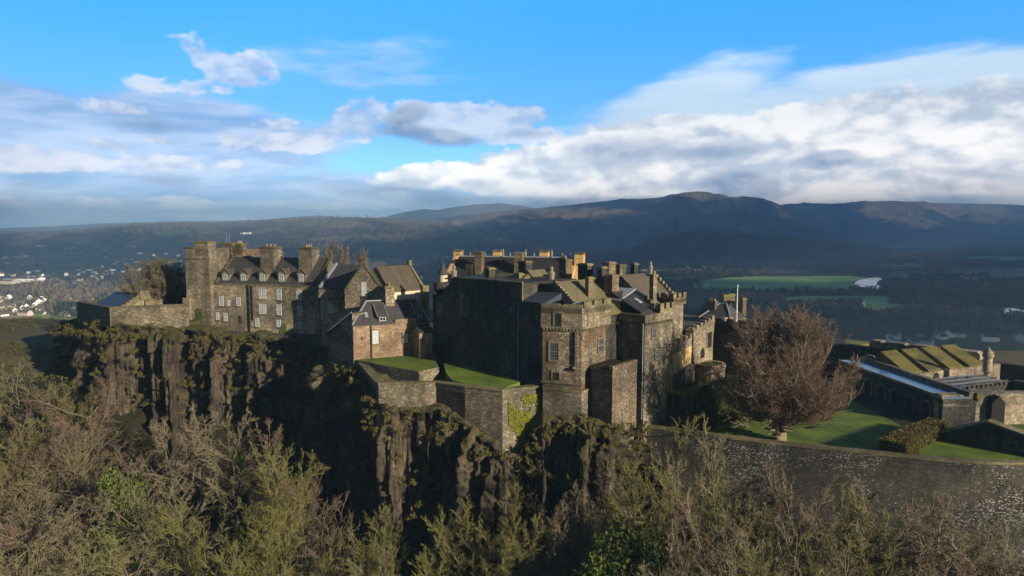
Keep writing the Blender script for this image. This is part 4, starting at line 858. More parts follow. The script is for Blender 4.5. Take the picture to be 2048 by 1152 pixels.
m = MB(); m.box(tf, -.15, tf.len + .15, -.15, .05, tf.hit(1120, 765)[1] - .15, tf.hit(1120, 765)[1] + .12); m.build('string_course', 'cope', TW)
opening(TW, uf, 1116, 640, 13, 24, 0, 'pane_dark', 'window_recess', 'cope'); window(TW, tf, 1108.5, 703, 17, 35, 0, 'pane_dark', (4, 6), 'cope', 'iron'); opening(TW, tf, 1112, 753, 13, 14, 0, 'void_pipe_black', 'gun_loop', 'cope')
window(TW, tr, 1201, 690, 9, 26, 0, 'pane_dark', (3, 5), 'stone_grey', 'iron'); opening(TW, tr, 1181, 700, 9, 34, 0, 'stone_grey', 'blocked_window'); opening(TW, ur, 1181, 642, 9, 20, 0, 'stone_ashlar', 'blocked_window', 'cope')
m = MB(); m.box(tf, tf.len - .75, tf.len - .4, -.3, -.004, tf.hit(1160, 735)[1], zc - .3); m.box(tf, tf.len - 1.0, tf.len, -.45, -.31, tf.hit(1160, 738)[1], tf.hit(1160, 733)[1]); m.build('buttress_strip', 'stone_grey', TW)
# small lead dormers behind its parapet
x, y = tf.xy(1.2, 3); m = MB(); m.box(tf, 3.4, 5.2, 1.5, 3.5, zt - .3, zt + .45); m.build('roof_hatch', 'lead', TW)

# ------------------------------------------------------------------ F: great chimney cluster between the towers
CC = thing('chimney_cluster', 'massive stepped stone chimney stack between the two towers', 'chimney stack', PT(1225, 600, 92)[:2] + (82,))
for (x0, x1, y0, y1, Y, wb, mt) in ((1194, 1216, 533, 600, 93, 1.3, 'stone_dark'), (1209, 1238, 549, 596, 91, 1.5, 'stone_tower'), (1204, 1232, 524, 552, 94, 1.6, 'chimney_stone'), (1232, 1253, 529, 590, 95.5, 1.5, 'stone_grey'), (1261, 1276, 526, 556, 98, .9, 'stone_dark')):
    world_chimney(CC, pf, x0, x1, y0, y1, Y, wb, mat=mt, pots=0, cap='chimney_stone')
m = MB(); x, y, z = PT(1222, 640, 89.5); fr = Fr((x - 1.6, y + 1.2), (x + 1.4, y - 1.2)); m.box(fr, 0, 3.4, 0, 6, 76, HZ(600, 90)); m.build('base_wall', 'stone_grey', CC)
m = MB(); z = HZ(600, 90); m.hexa([fr.P(-.2, -.2, z+.02), fr.P(3.5, -.2, z+.02), fr.P(3.5, 4, z+1.2), fr.P(-.2, 4, z+1.2)], [fr.P(-.2, -.2, z+.2), fr.P(3.5, -.2, z+.2), fr.P(3.5, 4, z+1.4), fr.P(-.2, 4, z+1.4)]); m.build('lean_roof', 'lead', CC)

# ------------------------------------------------------------------ G: second tower block with brown roof
qf = Fr((12.7, 89.5), (16.75, 85.4)); B2 = 6.7
KT = thing('keep_block', 'tall grey tower block with corbelled parapet, brown slate roof and slim chimney', 'tower', qf.P(3, 3, 78))
zt = qf.hit(1290, 632)[1]
w = MB(); w.box(qf, 0, qf.len, 0, B2, 66, zt - .9); w.build('wall', 'stone_grey', KT)
m = MB(); m.box(qf, -.1, qf.len + .25, -.25, B2 + .25, zt - .897, zt + .1); m.build('parapet_wall', 'stone_ashlar', KT)
m = MB(); corbels(m, qf.xy(0, 0), qf.xy(qf.len, 0), zt - .9, .45, .22, .35); m.build('corbel_table', 'cope', KT); m = MB(); sf = Fr(qf.xy(qf.len, 0), qf.xy(qf.len, B2)); corbels(m, sf.xy(0, 0), sf.xy(B2, 0), zt - .9, .45, .22, .35)
battle(m, sf.xy(3.2, -.2), sf.xy(B2, -.2), zt + .1, .5, .7, .45, 1.0, .5); m.build('corbel_table', 'cope', KT)
z93 = 93.4; r = MB(); am2 = -2.0
def aslope(m, fr, a0, z0, a1, z1, b0, b1, th=.2): m.hexa([fr.P(a0, b0, z0-th), fr.P(a1, b0, z1-th), fr.P(a1, b1, z1-th), fr.P(a0, b1, z0-th)], [fr.P(a0, b0, z0), fr.P(a1, b0, z1), fr.P(a1, b1, z1), fr.P(a0, b1, z0)])
aslope(r, qf, -2, 93.4, 2.6, 89.3, 5.4, 13); aslope(r, qf, -2, 93.4, -6, 89.9, 5.4, 13) ; r.build('roof', 'slate_warm', KT)
r = MB(); aslope(r, qf, .1, 91.5, 4.9, zt + .35, .4, 6.2); r.build('lower_roof', 'slate_dark', KT)
m = MB(); m.prism([qf.xy(-5.8, 5.5), qf.xy(-2, 5.5), qf.xy(2.5, 5.5), qf.xy(2.5, 12.9), qf.xy(-2, 12.9), qf.xy(-5.8, 12.9)], 76, [89.9, 93.1, 89.1, 89.1, 93.1, 89.9]); m.build('upper_wall', 'stone_tan', KT)
m = MB()
for k in range(9):
    t0_ = k / 9; z = 93.4 - 4.1 * t0_; m.box(qf, -2 + 4.6 * t0_, -2 + 4.6 * (k + 1) / 9 - .003, 12.8, 13.25, z - 1, z + .25)
m.build('crow_steps', 'cope', KT); m = MB()
for k in range(4): m.box(qf, 2.7 + k * .55, 3.25 + k * .55 - .003, 4.2, 4.6, zt - .2, zt + 2.1 - k * .5)
m.build('crow_steps', 'cope', KT)
world_chimney(KT, qf, 1299, 1314, 548, 620, 91, .8, mat='stone_grey', pots=0)
x, y, z = PT(1301, 545, 98.5); statue(KT, x, y, z - .4, 2.0, 'finial')
m = MB(); sl = (zt + .35 - 91.5) / 4.8; g2 = rot(qf); a, bq = 2.6, 3.0; zz = 91.5 + sl * (a - .1)
m.hexa([qf.P(a-.5, bq-.35, zz-sl*.5*-1+.02 - 2*sl*.0), qf.P(a+.5, bq-.35, zz+sl*.5+.02), qf.P(a+.5, bq+.35, zz+sl*.5+.02), qf.P(a-.5, bq+.35, zz-sl*.5+.02)], [qf.P(a-.5, bq-.35, zz-sl*.5+.12), qf.P(a+.5, bq-.35, zz+sl*.5+.12), qf.P(a+.5, bq+.35, zz+sl*.5+.12), qf.P(a-.5, bq+.35, zz-sl*.5+.12)]); m.build('skylight', 'lead', KT)
for px, py, ww, hh in ((1240, 665, 11, 18), (1268, 672, 9, 18)): window(KT, qf, px, py, ww, hh, 0, 'pane_dark', (3, 4), 'cope', 'iron')
for px, py, ww, hh in ((1219, 655, 7, 11), (1215, 706, 7, 10)): opening(KT, qf, px, py, ww, hh, 0, 'void_pipe_black', 'window_recess', 'cope')
opening(KT, qf, 1227, 718, 11, 22, 0, 'void_pipe_black', 'doorway'); opening(KT, qf, 1240, 720, 10, 20, 0, 'door_dark', 'door')
for px, py, ww, hh in ((1315, 708, 10, 18), (1308, 666, 7, 18), (1315, 752, 7, 16)): window(KT, sf, px, py, ww, hh, 0, 'pane_dark', (3, 4), 'stone_ashlar', 'iron')
pipe(KT, qf, 1231.5, 640, 732, -.2, .07, 'white_paint'); pipe(KT, qf, 1286, 645, 840, -.12, .05, 'lead')
m = MB(); a_, z_ = qf.hit(1233, 643, -.3); m.box(qf, a_ - .35, a_ + .35, -.5, -.1, z_ - .3, z_); m.build('hopper', 'white_paint', KT)
TT = thing('angle_turret', 'small battlemented square turret at the right edge of the tower block', 'turret', qf.P(3, 11, 80))
m = MB(); m.box(qf, 1.3, 4.0, 9.2, 11.9, 76, 89.4); m.build('wall', 'stone_tan', TT)
m = MB(); m.box(qf, 1.0, 4.3, 8.9, 12.2, 89.4, 90.2)
for p0, p1 in (((1.0, 8.9), (4.3, 8.9)), ((4.3, 8.9), (4.3, 12.2))): battle(m, qf.xy(*p0), qf.xy(*p1), 90.2, .1, .7, .4, .7, .45)
m.build('parapet', 'cope', TT)

# ------------------------------------------------------------------ H: retaining block below the towers
RB = thing('retaining_block', 'rough rubble retaining block at the foot of the two towers', 'retaining wall', (12, 81, 72))
c0, c1, c2 = PT(1188, 735, 82)[:2], PT(1225, 742, 80)[:2], PT(1274, 730, 84.6)[:2]; zr_ = 82.9
m = MB(); m.prism([c0, c1, c2, (c2[0] - 4, c2[1] + 5), (c0[0] - 2, c0[1] + 7)], 62, [83.0, 82.9, 82.9, 82.6, 82.6]); m.build('wall', 'rubble', RB)
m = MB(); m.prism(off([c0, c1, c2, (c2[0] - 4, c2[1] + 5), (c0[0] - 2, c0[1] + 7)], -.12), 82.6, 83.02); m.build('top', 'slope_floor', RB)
m = MB(); m.box(Fr(c1, c2), .0, Fr(c1, c2).len, -.05, .5, 82.95, 83.5); m.build('parapet', 'rubble', RB)

# ------------------------------------------------------------------ I: bastion walls
def wall_run(name, label, cat, pts, th, zb, mat, cope='cope', parts=True, mats=None, ch=.22):
    T = thing(name, label, cat, (pts[0][0], pts[0][1], pts[0][2] - 3))
    m = MB(); c = MB()
    n = len(pts); nr = []
    for i in range(n):
        d = np.zeros(2)
        for j in (i - 1, i):
            if 0 <= j < n - 1: e = np.array(pts[j + 1][:2]) - np.array(pts[j][:2]); d += e / np.linalg.norm(e)
        d /= np.linalg.norm(d); nr.append((-d[1], d[0]))
    f = lambda i, o, z: (pts[i][0] + nr[i][0] * o, pts[i][1] + nr[i][1] * o, z)
    for i in range(n - 1):
        z0, z1 = pts[i][2], pts[i + 1][2]
        m.hexa([f(i, 0, zb), f(i+1, 0, zb), f(i+1, th, zb), f(i, th, zb)], [f(i, 0, z0), f(i+1, 0, z1), f(i+1, th, z1), f(i, th, z0)])
        c.hexa([f(i, -.09, z0 + .003), f(i+1, -.09, z1 + .003), f(i+1, th + .09, z1 + .003), f(i, th + .09, z0 + .003)], [f(i, -.09, z0 + ch), f(i+1, -.09, z1 + ch), f(i+1, th + .09, z1 + ch), f(i, th + .09, z0 + ch)])
    m.build('wall', mat, T); c.build('coping', cope, T); return T
BP = [PT(712, 724, 97.5), PT(752, 764, 87.0), PT(757, 766, 86), PT(872, 765, 87), PT(930, 772, 84), PT(1005, 780, 81.5), PT(1086, 770, 84.2)]
BP = [(x, y, z - .2) for x, y, z in BP]; BP[0] = (BP[0][0], BP[0][1], 80.8)
wall_run('bastion_wall', 'angular stone bastion wall in front of the lawn above the dark rocks', 'bastion wall', BP, 1.0, 64, 'stone_grey')
b0 = PT(1086, 765, 83.0); b1 = PT(1163, 764, 81.2); b2 = PT(1192, 760, 83.5)
wall_run('tower_plinth', 'battered stone base under the corner tower', 'tower base', [(b0[0], b0[1], 80.1), (b1[0], b1[1], 80.0), (b2[0], b2[1], 80.2)], 1.2, 64, 'stone_grey')
L0, L1, L2 = PT(153, 610, 121), PT(219, 613, 110), PT(377, 612, 115.5)
wall_run('outer_wall', 'plain angular stone wall at the far left of the castle', 'curtain wall', [(L0[0] + 8, L0[1] + 26, 86.6), (L0[0], L0[1], 86.6), (L1[0], L1[1], 86.9), (L2[0], L2[1], 86.8)], .9, 74, 'stone_grey')
cf_ = Fr(L1[:2], L2[:2])

# left slate-roofed building
s0, s1 = PT(187, 613, 121), PT(243, 614, 117.5); nf = Fr(s0[:2], s1[:2])
T = thing('slate_outbuilding', 'low building with plain blue slate roof behind the far left wall', 'outbuilding', nf.P(2, 2, 84)); z0 = nf.hit(215, 613)[1]; z1 = nf.hit(240, 585, 4.2)[1]
m = MB(); gwall(m, nf, 0, nf.len, 0, 8.4, 82, z0, z1); m.build('wall', 'stone_tan', T); m = MB(); roof2(m, nf, .1, nf.len - .35, -.2, 8.6, z0 + .1, z1 + .12); m.build('roof', 'slate_blue', T)
m = MB(); crow(m, nf, nf.len - .3, 0, 4.2, z0, z1, 6, .5); m.box(nf, nf.len - .3, nf.len + .5, 3.2, 5.2, z1 - 1, z1 + .6); m.box(nf, nf.len - .2, nf.len + .5, 4.2, 9, z0 - 1, z0 + .8); m.build('skew', 'cope', T)

# ------------------------------------------------------------------ J: great hall behind
ghf = Fr(PT(905, 555, 124)[:2], PT(1150, 555, 118)[:2])
GH = thing('great_hall', 'large hall with dark slate roof and yellow limewashed gables and chimneys', 'hall', ghf.P(10, 6, 80))
zr = ghf.hit(1030, 514, 6)[1]; ze = ghf.hit(1030, 566)[1]; a0 = ghf.hit(912, 514, 6)[0]; a1 = ghf.hit(1150, 514, 6)[0]
m = MB(); gwall(m, ghf, a0, a1, 0, 12, 78, ze, zr - .2); m.build('wall', 'yellow_wash', GH); m = MB(); roof2(m, ghf, a0 + .3, a1 - .3, -.3, 12.3, ze + .1, zr); m.build('roof', 'slate_dark', GH)
m = MB(); crow(m, ghf, a0 - .25, 0, 6, ze, zr, 9, .8); m.build('crow_steps', 'yellow_wash', GH); m = MB(); crow(m, ghf, a1 - .45, 0, 6, ze, zr, 9, .9); m.build('crow_steps', 'yellow_wash', GH)
m = MB(); m.box(ghf, a0, a1, 5.85, 6.15, zr - .05, zr + .15); m.build('ridge', 'lead', GH)
for px0, px1, yt, yb, b, wb, mt in ((907, 922, 500, 514, 6.6, 1.3, 'yellow_wash'), (949, 963, 503, 552, 1.4, 1.6, 'chimney_stone'), (986, 1002, 500, 514, 9, 1.2, 'yellow_wash'), (1028, 1044, 505, 548, 1.4, 1.6, 'chimney_stone'), (1079, 1096, 501, 516, 9, 1.2, 'yellow_wash'), (1149, 1167, 505, 560, 3.6, 1.6, 'yellow_wash')):
    chim(GH, ghf, px0, px1, yt, yb, b, wb, mat=mt, pots=0)
for px in (925, 940, 970, 1020, 1068, 1125, 1140):
    a, z = ghf.hit(px, 515, 6); x, y = ghf.xy(a, 6); statue(GH, x, y, zr, .9, 'finial')
for px in (1051, 1103, 1006): a, z = ghf.hit(px, 515, 6); x, y = ghf.xy(a, 6); statue(GH, x, y, zr, 1.5, 'finial')
m = MB()
m.box(ghf, ghf.hit(937, 550)[0], ghf.hit(949, 550)[0], -1.6, -1.0, ghf.hit(940, 560)[1], ghf.hit(940, 528)[1]); m.build('pinnacle', 'stone_dark', GH)
# cone-roofed turret
x, y, z = PT(886, 560, 112)
CT = thing('cone_turret', 'round cream turret with grey cone roof and dark corbelled parapet', 'turret', (x, y, 82)); zc0, zc1, zc2 = HZ(560, 112), HZ(549, 112), HZ(522, 112)
m = MB(); m.lathe((x, y), [(.75, 78), (.75, zc1)], 18); m.build('drum', 'cream_wash', CT); m = MB(); m.lathe((x, y), [(.95, zc1 - .02), (.9, zc1 + .1), (.35, zc2 - 1.0), (.06, zc2), (.05, zc2 + .7)], 18); m.build('cone_roof', 'slate', CT)
zz = HZ(572, 111); m = MB(); m.lathe((x - .3, y - .9), [(.6, zz - 4), (.7, zz - 1.2), (1.15, zz - .5), (1.15, zz + .7), (.85, zz + .7), (.85, zz + .2)], 16); m.build('parapet', 'stone_dark', CT)
m = MB(); m.box(Fr((x - 1.6, y - 1), (x + 1.6, y - 1)), 0, 3.2, 0, 4, 78, HZ(590, 111)); m.build('base_wall', 'stone_pink', CT)
# ------------------------------------------------------------------ terraces and lawns
def slab(name, pts, zt, zb, mat, zs=None):
    m = MB(); m.prism(pts, zb, zs or zt); return tag(m.build(name, mat), kind='structure')
def ccw(p):
    a = sum(p[i][0] * p[(i+1) % len(p)][1] - p[(i+1) % len(p)][0] * p[i][1] for i in range(len(p))); return p if a > 0 else p[::-1]
slab('terrace', ccw([BP[0][:2], BP[1][:2], BP[3][:2], BP[4][:2], (BP[5][0], BP[5][1] + .3), BP[6][:2], (12, 92), (12, 108), (-24, 110)]), 79.3, 60, 'path')
up = [G(712, 719, 81.2), G(775, 731, 81.2), G(838, 742, 81.2), G(878, 733, 81.2), G(872, 722, 81.2), G(868, 712, 81.2), (-12, 103), (-24, 103)]
m = MB(); m.prism(ccw(up), 78.5, 81.1); T = thing('retaining_wall', 'low dark retaining wall curving round the upper lawn', 'retaining wall', (-17, 92, 79)); m.build('wall', 'stone_grey', T)
up2 = off(up, -.035); m = MB(); m.prism(ccw(up2), 81.0, 81.12); tag(m.build('lawn', 'lawn'), kind='structure')
lp = [(888, 727, 81.0), (905, 721, 81.1), (960, 727, 81.0), (1040, 764, 80.4), (1004, 777, 80.0), (960, 774, 80.0), (905, 760, 80.3), (892, 745, 80.7)]
pts = [(*G(px, py, z), z) for px, py, z in lp]; 
if pts[0] and ccw([p[:2] for p in pts]) != [p[:2] for p in pts]: pts = pts[::-1]
m = MB(); m.prism([p[:2] for p in pts], 79, [p[2] for p in pts]); tag(m.build('lawn', 'lawn'), kind='structure')
gr = MB(); gp = [(-95, 124), (-77, 121), (-65, 111), (-54, 116.5), (-28, 112), (-18, 104), (14, 92), (21, 92), (34, 106), (50, 116), (50, 150), (-95, 150)]
slab('courtyard', ccw([(-77, 122), (-65, 111), (-54, 116.5), (-28, 110), (-24, 104), (0, 104), (20, 95), (33, 105), (37, 110), (40, 148), (-70, 148)]), 82.2, 60, 'path')
slab('courtyard', ccw([(-76, 122.5), (-64.8, 111.5), (-54, 117), (-50, 146), (-68, 146)]), 84, 81, 'bank_rough')
# lower lawn
RW = [(1195, 841), (1225, 846), (1340, 862), (1520, 886), (1700, 905), (1880, 923), (1955, 928), (2048, 930.5), (2300, 932), (2700, 940)]
RP = [(*G(px, py, 74.3), 74.3) for px, py in RW]
slab('lawn', ccw([(p[0], p[1] + .55) for p in RP] + [(RP[-1][0], 118), (20, 118), (15, 92)]), 73.7, 56, 'lawn')
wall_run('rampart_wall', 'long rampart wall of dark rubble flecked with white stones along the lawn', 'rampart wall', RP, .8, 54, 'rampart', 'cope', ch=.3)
m = MB()
# ------------------------------------------------------------------ garden wall, limewashed
gw0 = (21.0, 90.4); gw1 = PT(1385, 740, 96.9)[:2]; gw2 = PT(1428, 720, 103.2)[:2]
GW = thing('garden_wall', 'yellow limewashed battlemented wall glowing in the sun beside the garden', 'garden wall', (26, 97, 78))
f1 = Fr(gw0, gw1); f2 = Fr(gw1, gw2); z0, z1 = f1.hit(1340, 700)[1], f1.hit(1383, 678)[1]; z2, z3 = f2.hit(1390, 672)[1], f2.hit(1427, 646)[1]
m = MB(); m.prism([f1.xy(0, 0), f1.xy(f1.len, 0), f1.xy(f1.len, .8), f1.xy(0, .8)], 76, [z0 - .9, z1 - .9, z1 - .9, z0 - .9]); m.build('limewashed_face', 'garden_wash', GW)
m = MB(); battle(m, f1.xy(0, 0), f1.xy(f1.len, 0), z0 - .3, .5, .6, .8, 1.2, .7, z1 - .3); m.prism([f2.xy(0, 0), f2.xy(f2.len, 0), f2.xy(f2.len, 1), f2.xy(0, 1)], 76, [z2, z3, z3, z2]); battle(m, f2.xy(0, .1), f2.xy(f2.len, .1), z2 + .55, .1, .5, .8, .9, .55, z3 + .55); m.box(f1, f1.len - .5, f1.len + .1, -.25, .9, 76, z2 + 1.0)
m.build('parapet', 'stone_tan', GW)
m = MB(); m.prism([f1.xy(0, -.35), f1.xy(f1.len, -.35), f1.xy(f1.len, -.003), f1.xy(0, -.003)], 74, [f1.hit(1340, 757)[1], f1.hit(1383, 726)[1]] * 1 + [f1.hit(1383, 724)[1], f1.hit(1340, 755)[1]]); m.build('plinth', 'stone_grey', GW)
opening(GW, f2, 1418, 680, 8, 30, 0, 'void_pipe_black', 'doorway', 'stone_tan'); opening(GW, f2, 1405, 706, 8, 20, 0, 'void_pipe_black', 'arch', None, True)
x, y = gw2; DW = thing('shaded_wall', 'dark shaded castle wall behind the big beech tree', 'castle wall', (x + 4, y - 3, 76)); df = Fr(gw2, (gw2[0] + 7, gw2[1] - 6.6))
m = MB(); m.box(df, 0, 10, 0, 1, 70, HZ(652, 101)); m.build('wall', 'stone_dark', DW); m = MB(); battle(m, df.xy(0, 0), df.xy(10, 0), HZ(652, 101) + .4, .1, .4, .6, 1.2, .6); m.build('parapet', 'stone_dark', DW)
x, y, _ = PT(1419, 725, 98.5); RT = thing('round_bastion', 'low round mossy bastion at the end of the garden', 'bastion', (x, y, 76)); zt = HZ(727, 98)
m = MB(); m.lathe((x, y), [(2.3, 72), (2.2, zt - .5), (2.3, zt - .45), (2.3, zt), (1.8, zt), (1.8, zt - .3)], 28); m.build('wall', 'stone_tan', RT)
m = MB(); m.lathe((x, y), [(1.78, zt - .5), (1.78, zt - .12), (.05, zt - .05)], 20); m.build('top', 'bank_rough', RT)
# shed roof behind garden wall
T = thing('wall_shed', 'dark shed with sunlit sloping roof behind the battlemented wall', 'shed', (24, 99, 80)); q0 = PT(1345, 645, 97.5); q1 = PT(1386, 668, 99); hf2 = Fr(q0[:2], q1[:2])
m = MB(); m.prism([hf2.xy(0, 0), hf2.xy(hf2.len, 0), hf2.xy(hf2.len, 4), hf2.xy(0, 4)], 78, [q0[2] - .3, q1[2] - .3, q1[2] + .5, q0[2] + .5]); m.build('wall', 'stone_dark', T)
m = MB(); m.prism([hf2.xy(-.1, -.3), hf2.xy(hf2.len, -.3), hf2.xy(hf2.len, 4), hf2.xy(-.1, 4)], [q0[2] - .26, q1[2] - .26, q1[2] + .54, q0[2] + .54], [q0[2] - .1, q1[2] - .1, q1[2] + .7, q0[2] + .7]); m.build('roof', 'slate', T)

# ------------------------------------------------------------------ houses behind the garden wall
h1 = Fr(PT(1398, 640, 128)[:2], PT(1462, 640, 124)[:2]); T = thing('hipped_house', 'small hip-roofed house with a row of yellow chimney pots', 'house', h1.P(3, 3, 78)); ze, zr = h1.hit(1430, 638)[1], h1.hit(1430, 606, 3.5)[1]
m = MB(); m.box(h1, .2, h1.len - .2, .2, 7, 76, ze); m.build('wall', 'stone_tan', T); m = MB(); roof2(m, h1, 0, h1.len, 0, 7.2, ze + .05, zr, 3.5, 2.6, 2.4); m.build('roof', 'slate', T)
chim(T, h1, 1414, 1430, 603, 622, 1.6, 1.2, pots=4); m = MB(); hipline(m, h1, (0, 0, ze + .1), (2.6, 3.5, zr + .05)); hipline(m, h1, (2.6, 3.5, zr + .05), (h1.len - 2.4, 3.5, zr + .05)); hipline(m, h1, (h1.len, 0, ze + .1), (h1.len - 2.4, 3.5, zr + .05)); m.build('ridge_lead', 'lead', T)
h2 = Fr(PT(1448, 640, 133)[:2], PT(1498, 640, 135)[:2]); g = rot(h2); T = thing('twin_gabled_house', 'grey-roofed double gabled house with mossy chimneys behind the flagpole', 'house', h2.P(2, 2, 78))
ze = h2.hit(1470, 634)[1]; zr = h2.hit(1460, 606)[1]; hw = h2.len * .5
m = MB(); gwall(m, g, 0, 8, -hw, 0, 76, ze, zr); gwall(m, g, 1, 8, -h2.len, -hw - .003, 76, ze, zr - .2); m.build('wall', 'stone_tan', T); m = MB(); roof2(m, g, -.2, 8, -hw + .05, .2, ze + .05, zr + .12); roof2(m, g, .8, 8, -h2.len - .2, -hw - .06, ze + .05, zr - .08); m.build('roof', 'slate', T)
chim(T, h2, 1448, 1460, 590, 615, 5, 1.2, pots=0, cap='lichen_cap'); chim(T, h2, 1459, 1470, 588, 612, 6, 1.2, pots=0, cap='lichen_cap'); chim(T, h2, 1486, 1493, 596, 645, -.4, 1.0, pots=0, cap='lichen_cap')
T = thing('battlemented_screen', 'short battlemented wall in front of the grey-roofed houses', 'castle wall', PT(1448, 645, 114)[:2] + (80,)); p0, p1 = PT(1428, 652, 116), PT(1466, 640, 118); m = MB(); battle(m, p0[:2], p1[:2], HZ(652, 116), .3, .6, .6, .8, .5, HZ(642, 118)); fr = Fr(p0[:2], p1[:2]); m.box(fr, 0, fr.len, .02, .6, 76, HZ(652, 116)); m.build('wall', 'stone_tan', T)
T = thing('flagpole', 'tall white flagpole standing on the dark wall left of the beech', 'flagpole', PT(1475, 648, 103)[:2] + (HZ(652, 103),)); x, y, z = PT(1475, 572, 103)
m = MB(); m.tube((x, y, HZ(655, 103)), (x, y, z), .13, .07, 8); m.build('pole', 'white_paint', T); m = MB(); m.lathe((x, y), [(.12, z), (.16, z + .1), (.02, z + .22)], 8); m.build('finial', 'white_paint', T); m = MB(); m.lathe((x, y), [(.5, HZ(655, 103)), (.4, HZ(650, 103))], 10); m.build('base', 'lead', T)

# ------------------------------------------------------------------ raised garden
gc = (22.9, 87.0); gl = (gc[0] - .70 * 6.3, gc[1] + .71 * 6.3); grr = (gc[0] + .65 * 15.8, gc[1] + .76 * 15.8)
GD = thing('garden_terrace', 'raised stone garden terrace, black in shade on its near side', 'terrace', (23, 90, 74))
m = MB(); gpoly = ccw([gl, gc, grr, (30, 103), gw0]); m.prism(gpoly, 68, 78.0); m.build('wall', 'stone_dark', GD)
m = MB(); m.prism(off(gpoly, -.03), 77.9, 78.06); tag(m.build('lawn', 'lawn'), kind='structure')
for px, py in ((1398, 783), (1404, 781), (1414, 779)):
    x, y = G(px, py, 78); o = MB(); o.tube((x, y, 78), (x, y, 79.3), .05, .05, 6); o = tag(o.build('marker_post', 'white_paint'), {1398: 'left white post on the garden lawn', 1404: 'middle white post on the garden lawn', 1414: 'right white post on the garden lawn'}[px], 'post', 'white posts in the garden')
    bpy.context.view_layer.update()

# ------------------------------------------------------------------ casemated battery on the right
cf = Fr((55.4, 114), (57.0, 88.6)); CB = thing('casemate_range', 'long low casemate building with wet flat roof and arched openings', 'casemates', cf.P(12, 2, 73.7)); zt = 77.7
m = MB(); m.box(cf, 0, cf.len, 0, 4.6, 68, zt - .35); m.build('wall', 'stone_dark', CB)
m = MB(); m.box(cf, 0, cf.len, -.15, .15, zt - .347, zt); m.box(cf, 0, cf.len, 3.6, 4.4, zt - .347, zt + .55); m.build('parapet', 'stone_grey', CB)
m = MB(); m.box(cf, 0, cf.len, .16, 3.58, zt - .347, zt - .04); m.build('flat_roof', 'lead_wet', CB)
m = MB(); m.hexa([cf.P(0, 4.42, zt - .3), cf.P(cf.len + .3, 4.42, zt - .3), cf.P(cf.len + .3, 5.2, zt - .6), cf.P(0, 5.2, zt - .6)], [cf.P(0, 4.42, zt + .5), cf.P(cf.len + .3, 4.42, zt + .5), cf.P(cf.len + .3, 5.2, zt + .0), cf.P(0, 5.2, zt + .0)]); m.build('turf_edge', 'moss_bank', CB)
for k in range(7):
    a = cf.len - 3.2 - k * 3.4; m = MB(); pts = [(a - .85, 73.8), (a + .85, 73.8), (a + .85, 75.3)] + [(a + .85 * math.cos(t), 75.3 + .85 * math.sin(t)) for t in np.linspace(.3, 2.84, 7)] + [(a - .85, 75.3)]
    n = len(pts); m.v += [cf.P(p, -.05, z) for p, z in pts] + [cf.P(p, .02, z) for p, z in pts]; m.f += [tuple(range(n)), tuple(2 * n - 1 - i for i in range(n))] + [(i, n + i, n + (i + 1) % n, (i + 1) % n) for i in range(n)]; o = m.build('arched_opening', 'void_pipe_black', CB)
    m = MB()
    for j in range(9):
        t0_, t1_ = j * math.pi / 9, (j + 1) * math.pi / 9 - .04
        q = [(a + r_ * math.cos(t_), 75.3 + r_ * math.sin(t_)) for r_, t_ in ((.87, t0_), (1.2, t0_), (1.2, t1_), (.87, t1_))]
        i = len(m.v); m.v += [cf.P(p, -.12, z) for p, z in q] + [cf.P(p, .02, z) for p, z in q]; m.f += [(i+3, i+2, i+1, i), (i, i+1, i+5, i+4), (i+1, i+2, i+6, i+5), (i+2, i+3, i+7, i+6), (i+3, i, i+4, i+7)]
    for s_ in (-1, 1): m.box(cf, min(a + s_ * .87, a + s_ * 1.2), max(a + s_ * .87, a + s_ * 1.2), -.12, .02, 73.8, 75.28)
    m.build('arch_surround', 'rubble', o)
ef = Fr(cf.xy(cf.len, 0), (cf.xy(cf.len, 0)[0] + 22, cf.xy(cf.len, 0)[1] + 2.0)); EW = thing('battery_end_wall', 'sunlit low stone end wall of the casemate building with sloping cap', 'wall', ef.P(4, 0, 74))
m = MB(); m.box(ef, 0.02, 22, .03, 1.6, 68, 76.4); m.build('wall', 'stone_tan', EW); m = MB(); m.hexa([ef.P(0, -.12, 76.4), ef.P(22, -.12, 76.4), ef.P(22, 1.9, 76.4), ef.P(0, 1.9, 76.4)], [ef.P(.1, .35, 77.8), ef.P(22, .35, 77.8), ef.P(22, 1.6, 77.9), ef.P(.1, 1.6, 77.9)]); m.build('sloping_cap', 'stone_grey', EW)
m = MB(); a0, a1 = ef.hit(1972, 830)[0], ef.hit(1998, 830)[0]; i = 0; pts = [(a0, 74), (a1, 74), (a1, 76.9), ((a0 + a1) / 2, 77.9), (a0, 76.9)]; m.v += [ef.P(p, -.9, z) for p, z in pts] + [ef.P(p, .1, z) for p, z in pts]; m.f += [(0, 1, 2, 3, 4), (9, 8, 7, 6, 5)] + [(i, 5 + i, 5 + (i + 1) % 5, (i + 1) % 5) for i in range(5)]; m.build('doorway_hood', 'void_pipe_black', EW)
m = MB(); m.prism(ccw([cf.xy(0, -.02), cf.xy(cf.len + 2, -.02), cf.xy(cf.len + 2, -5.2), cf.xy(0, -3.4)]), 73.5, 73.72); tag(m.build('path', 'slope_floor'), kind='structure')
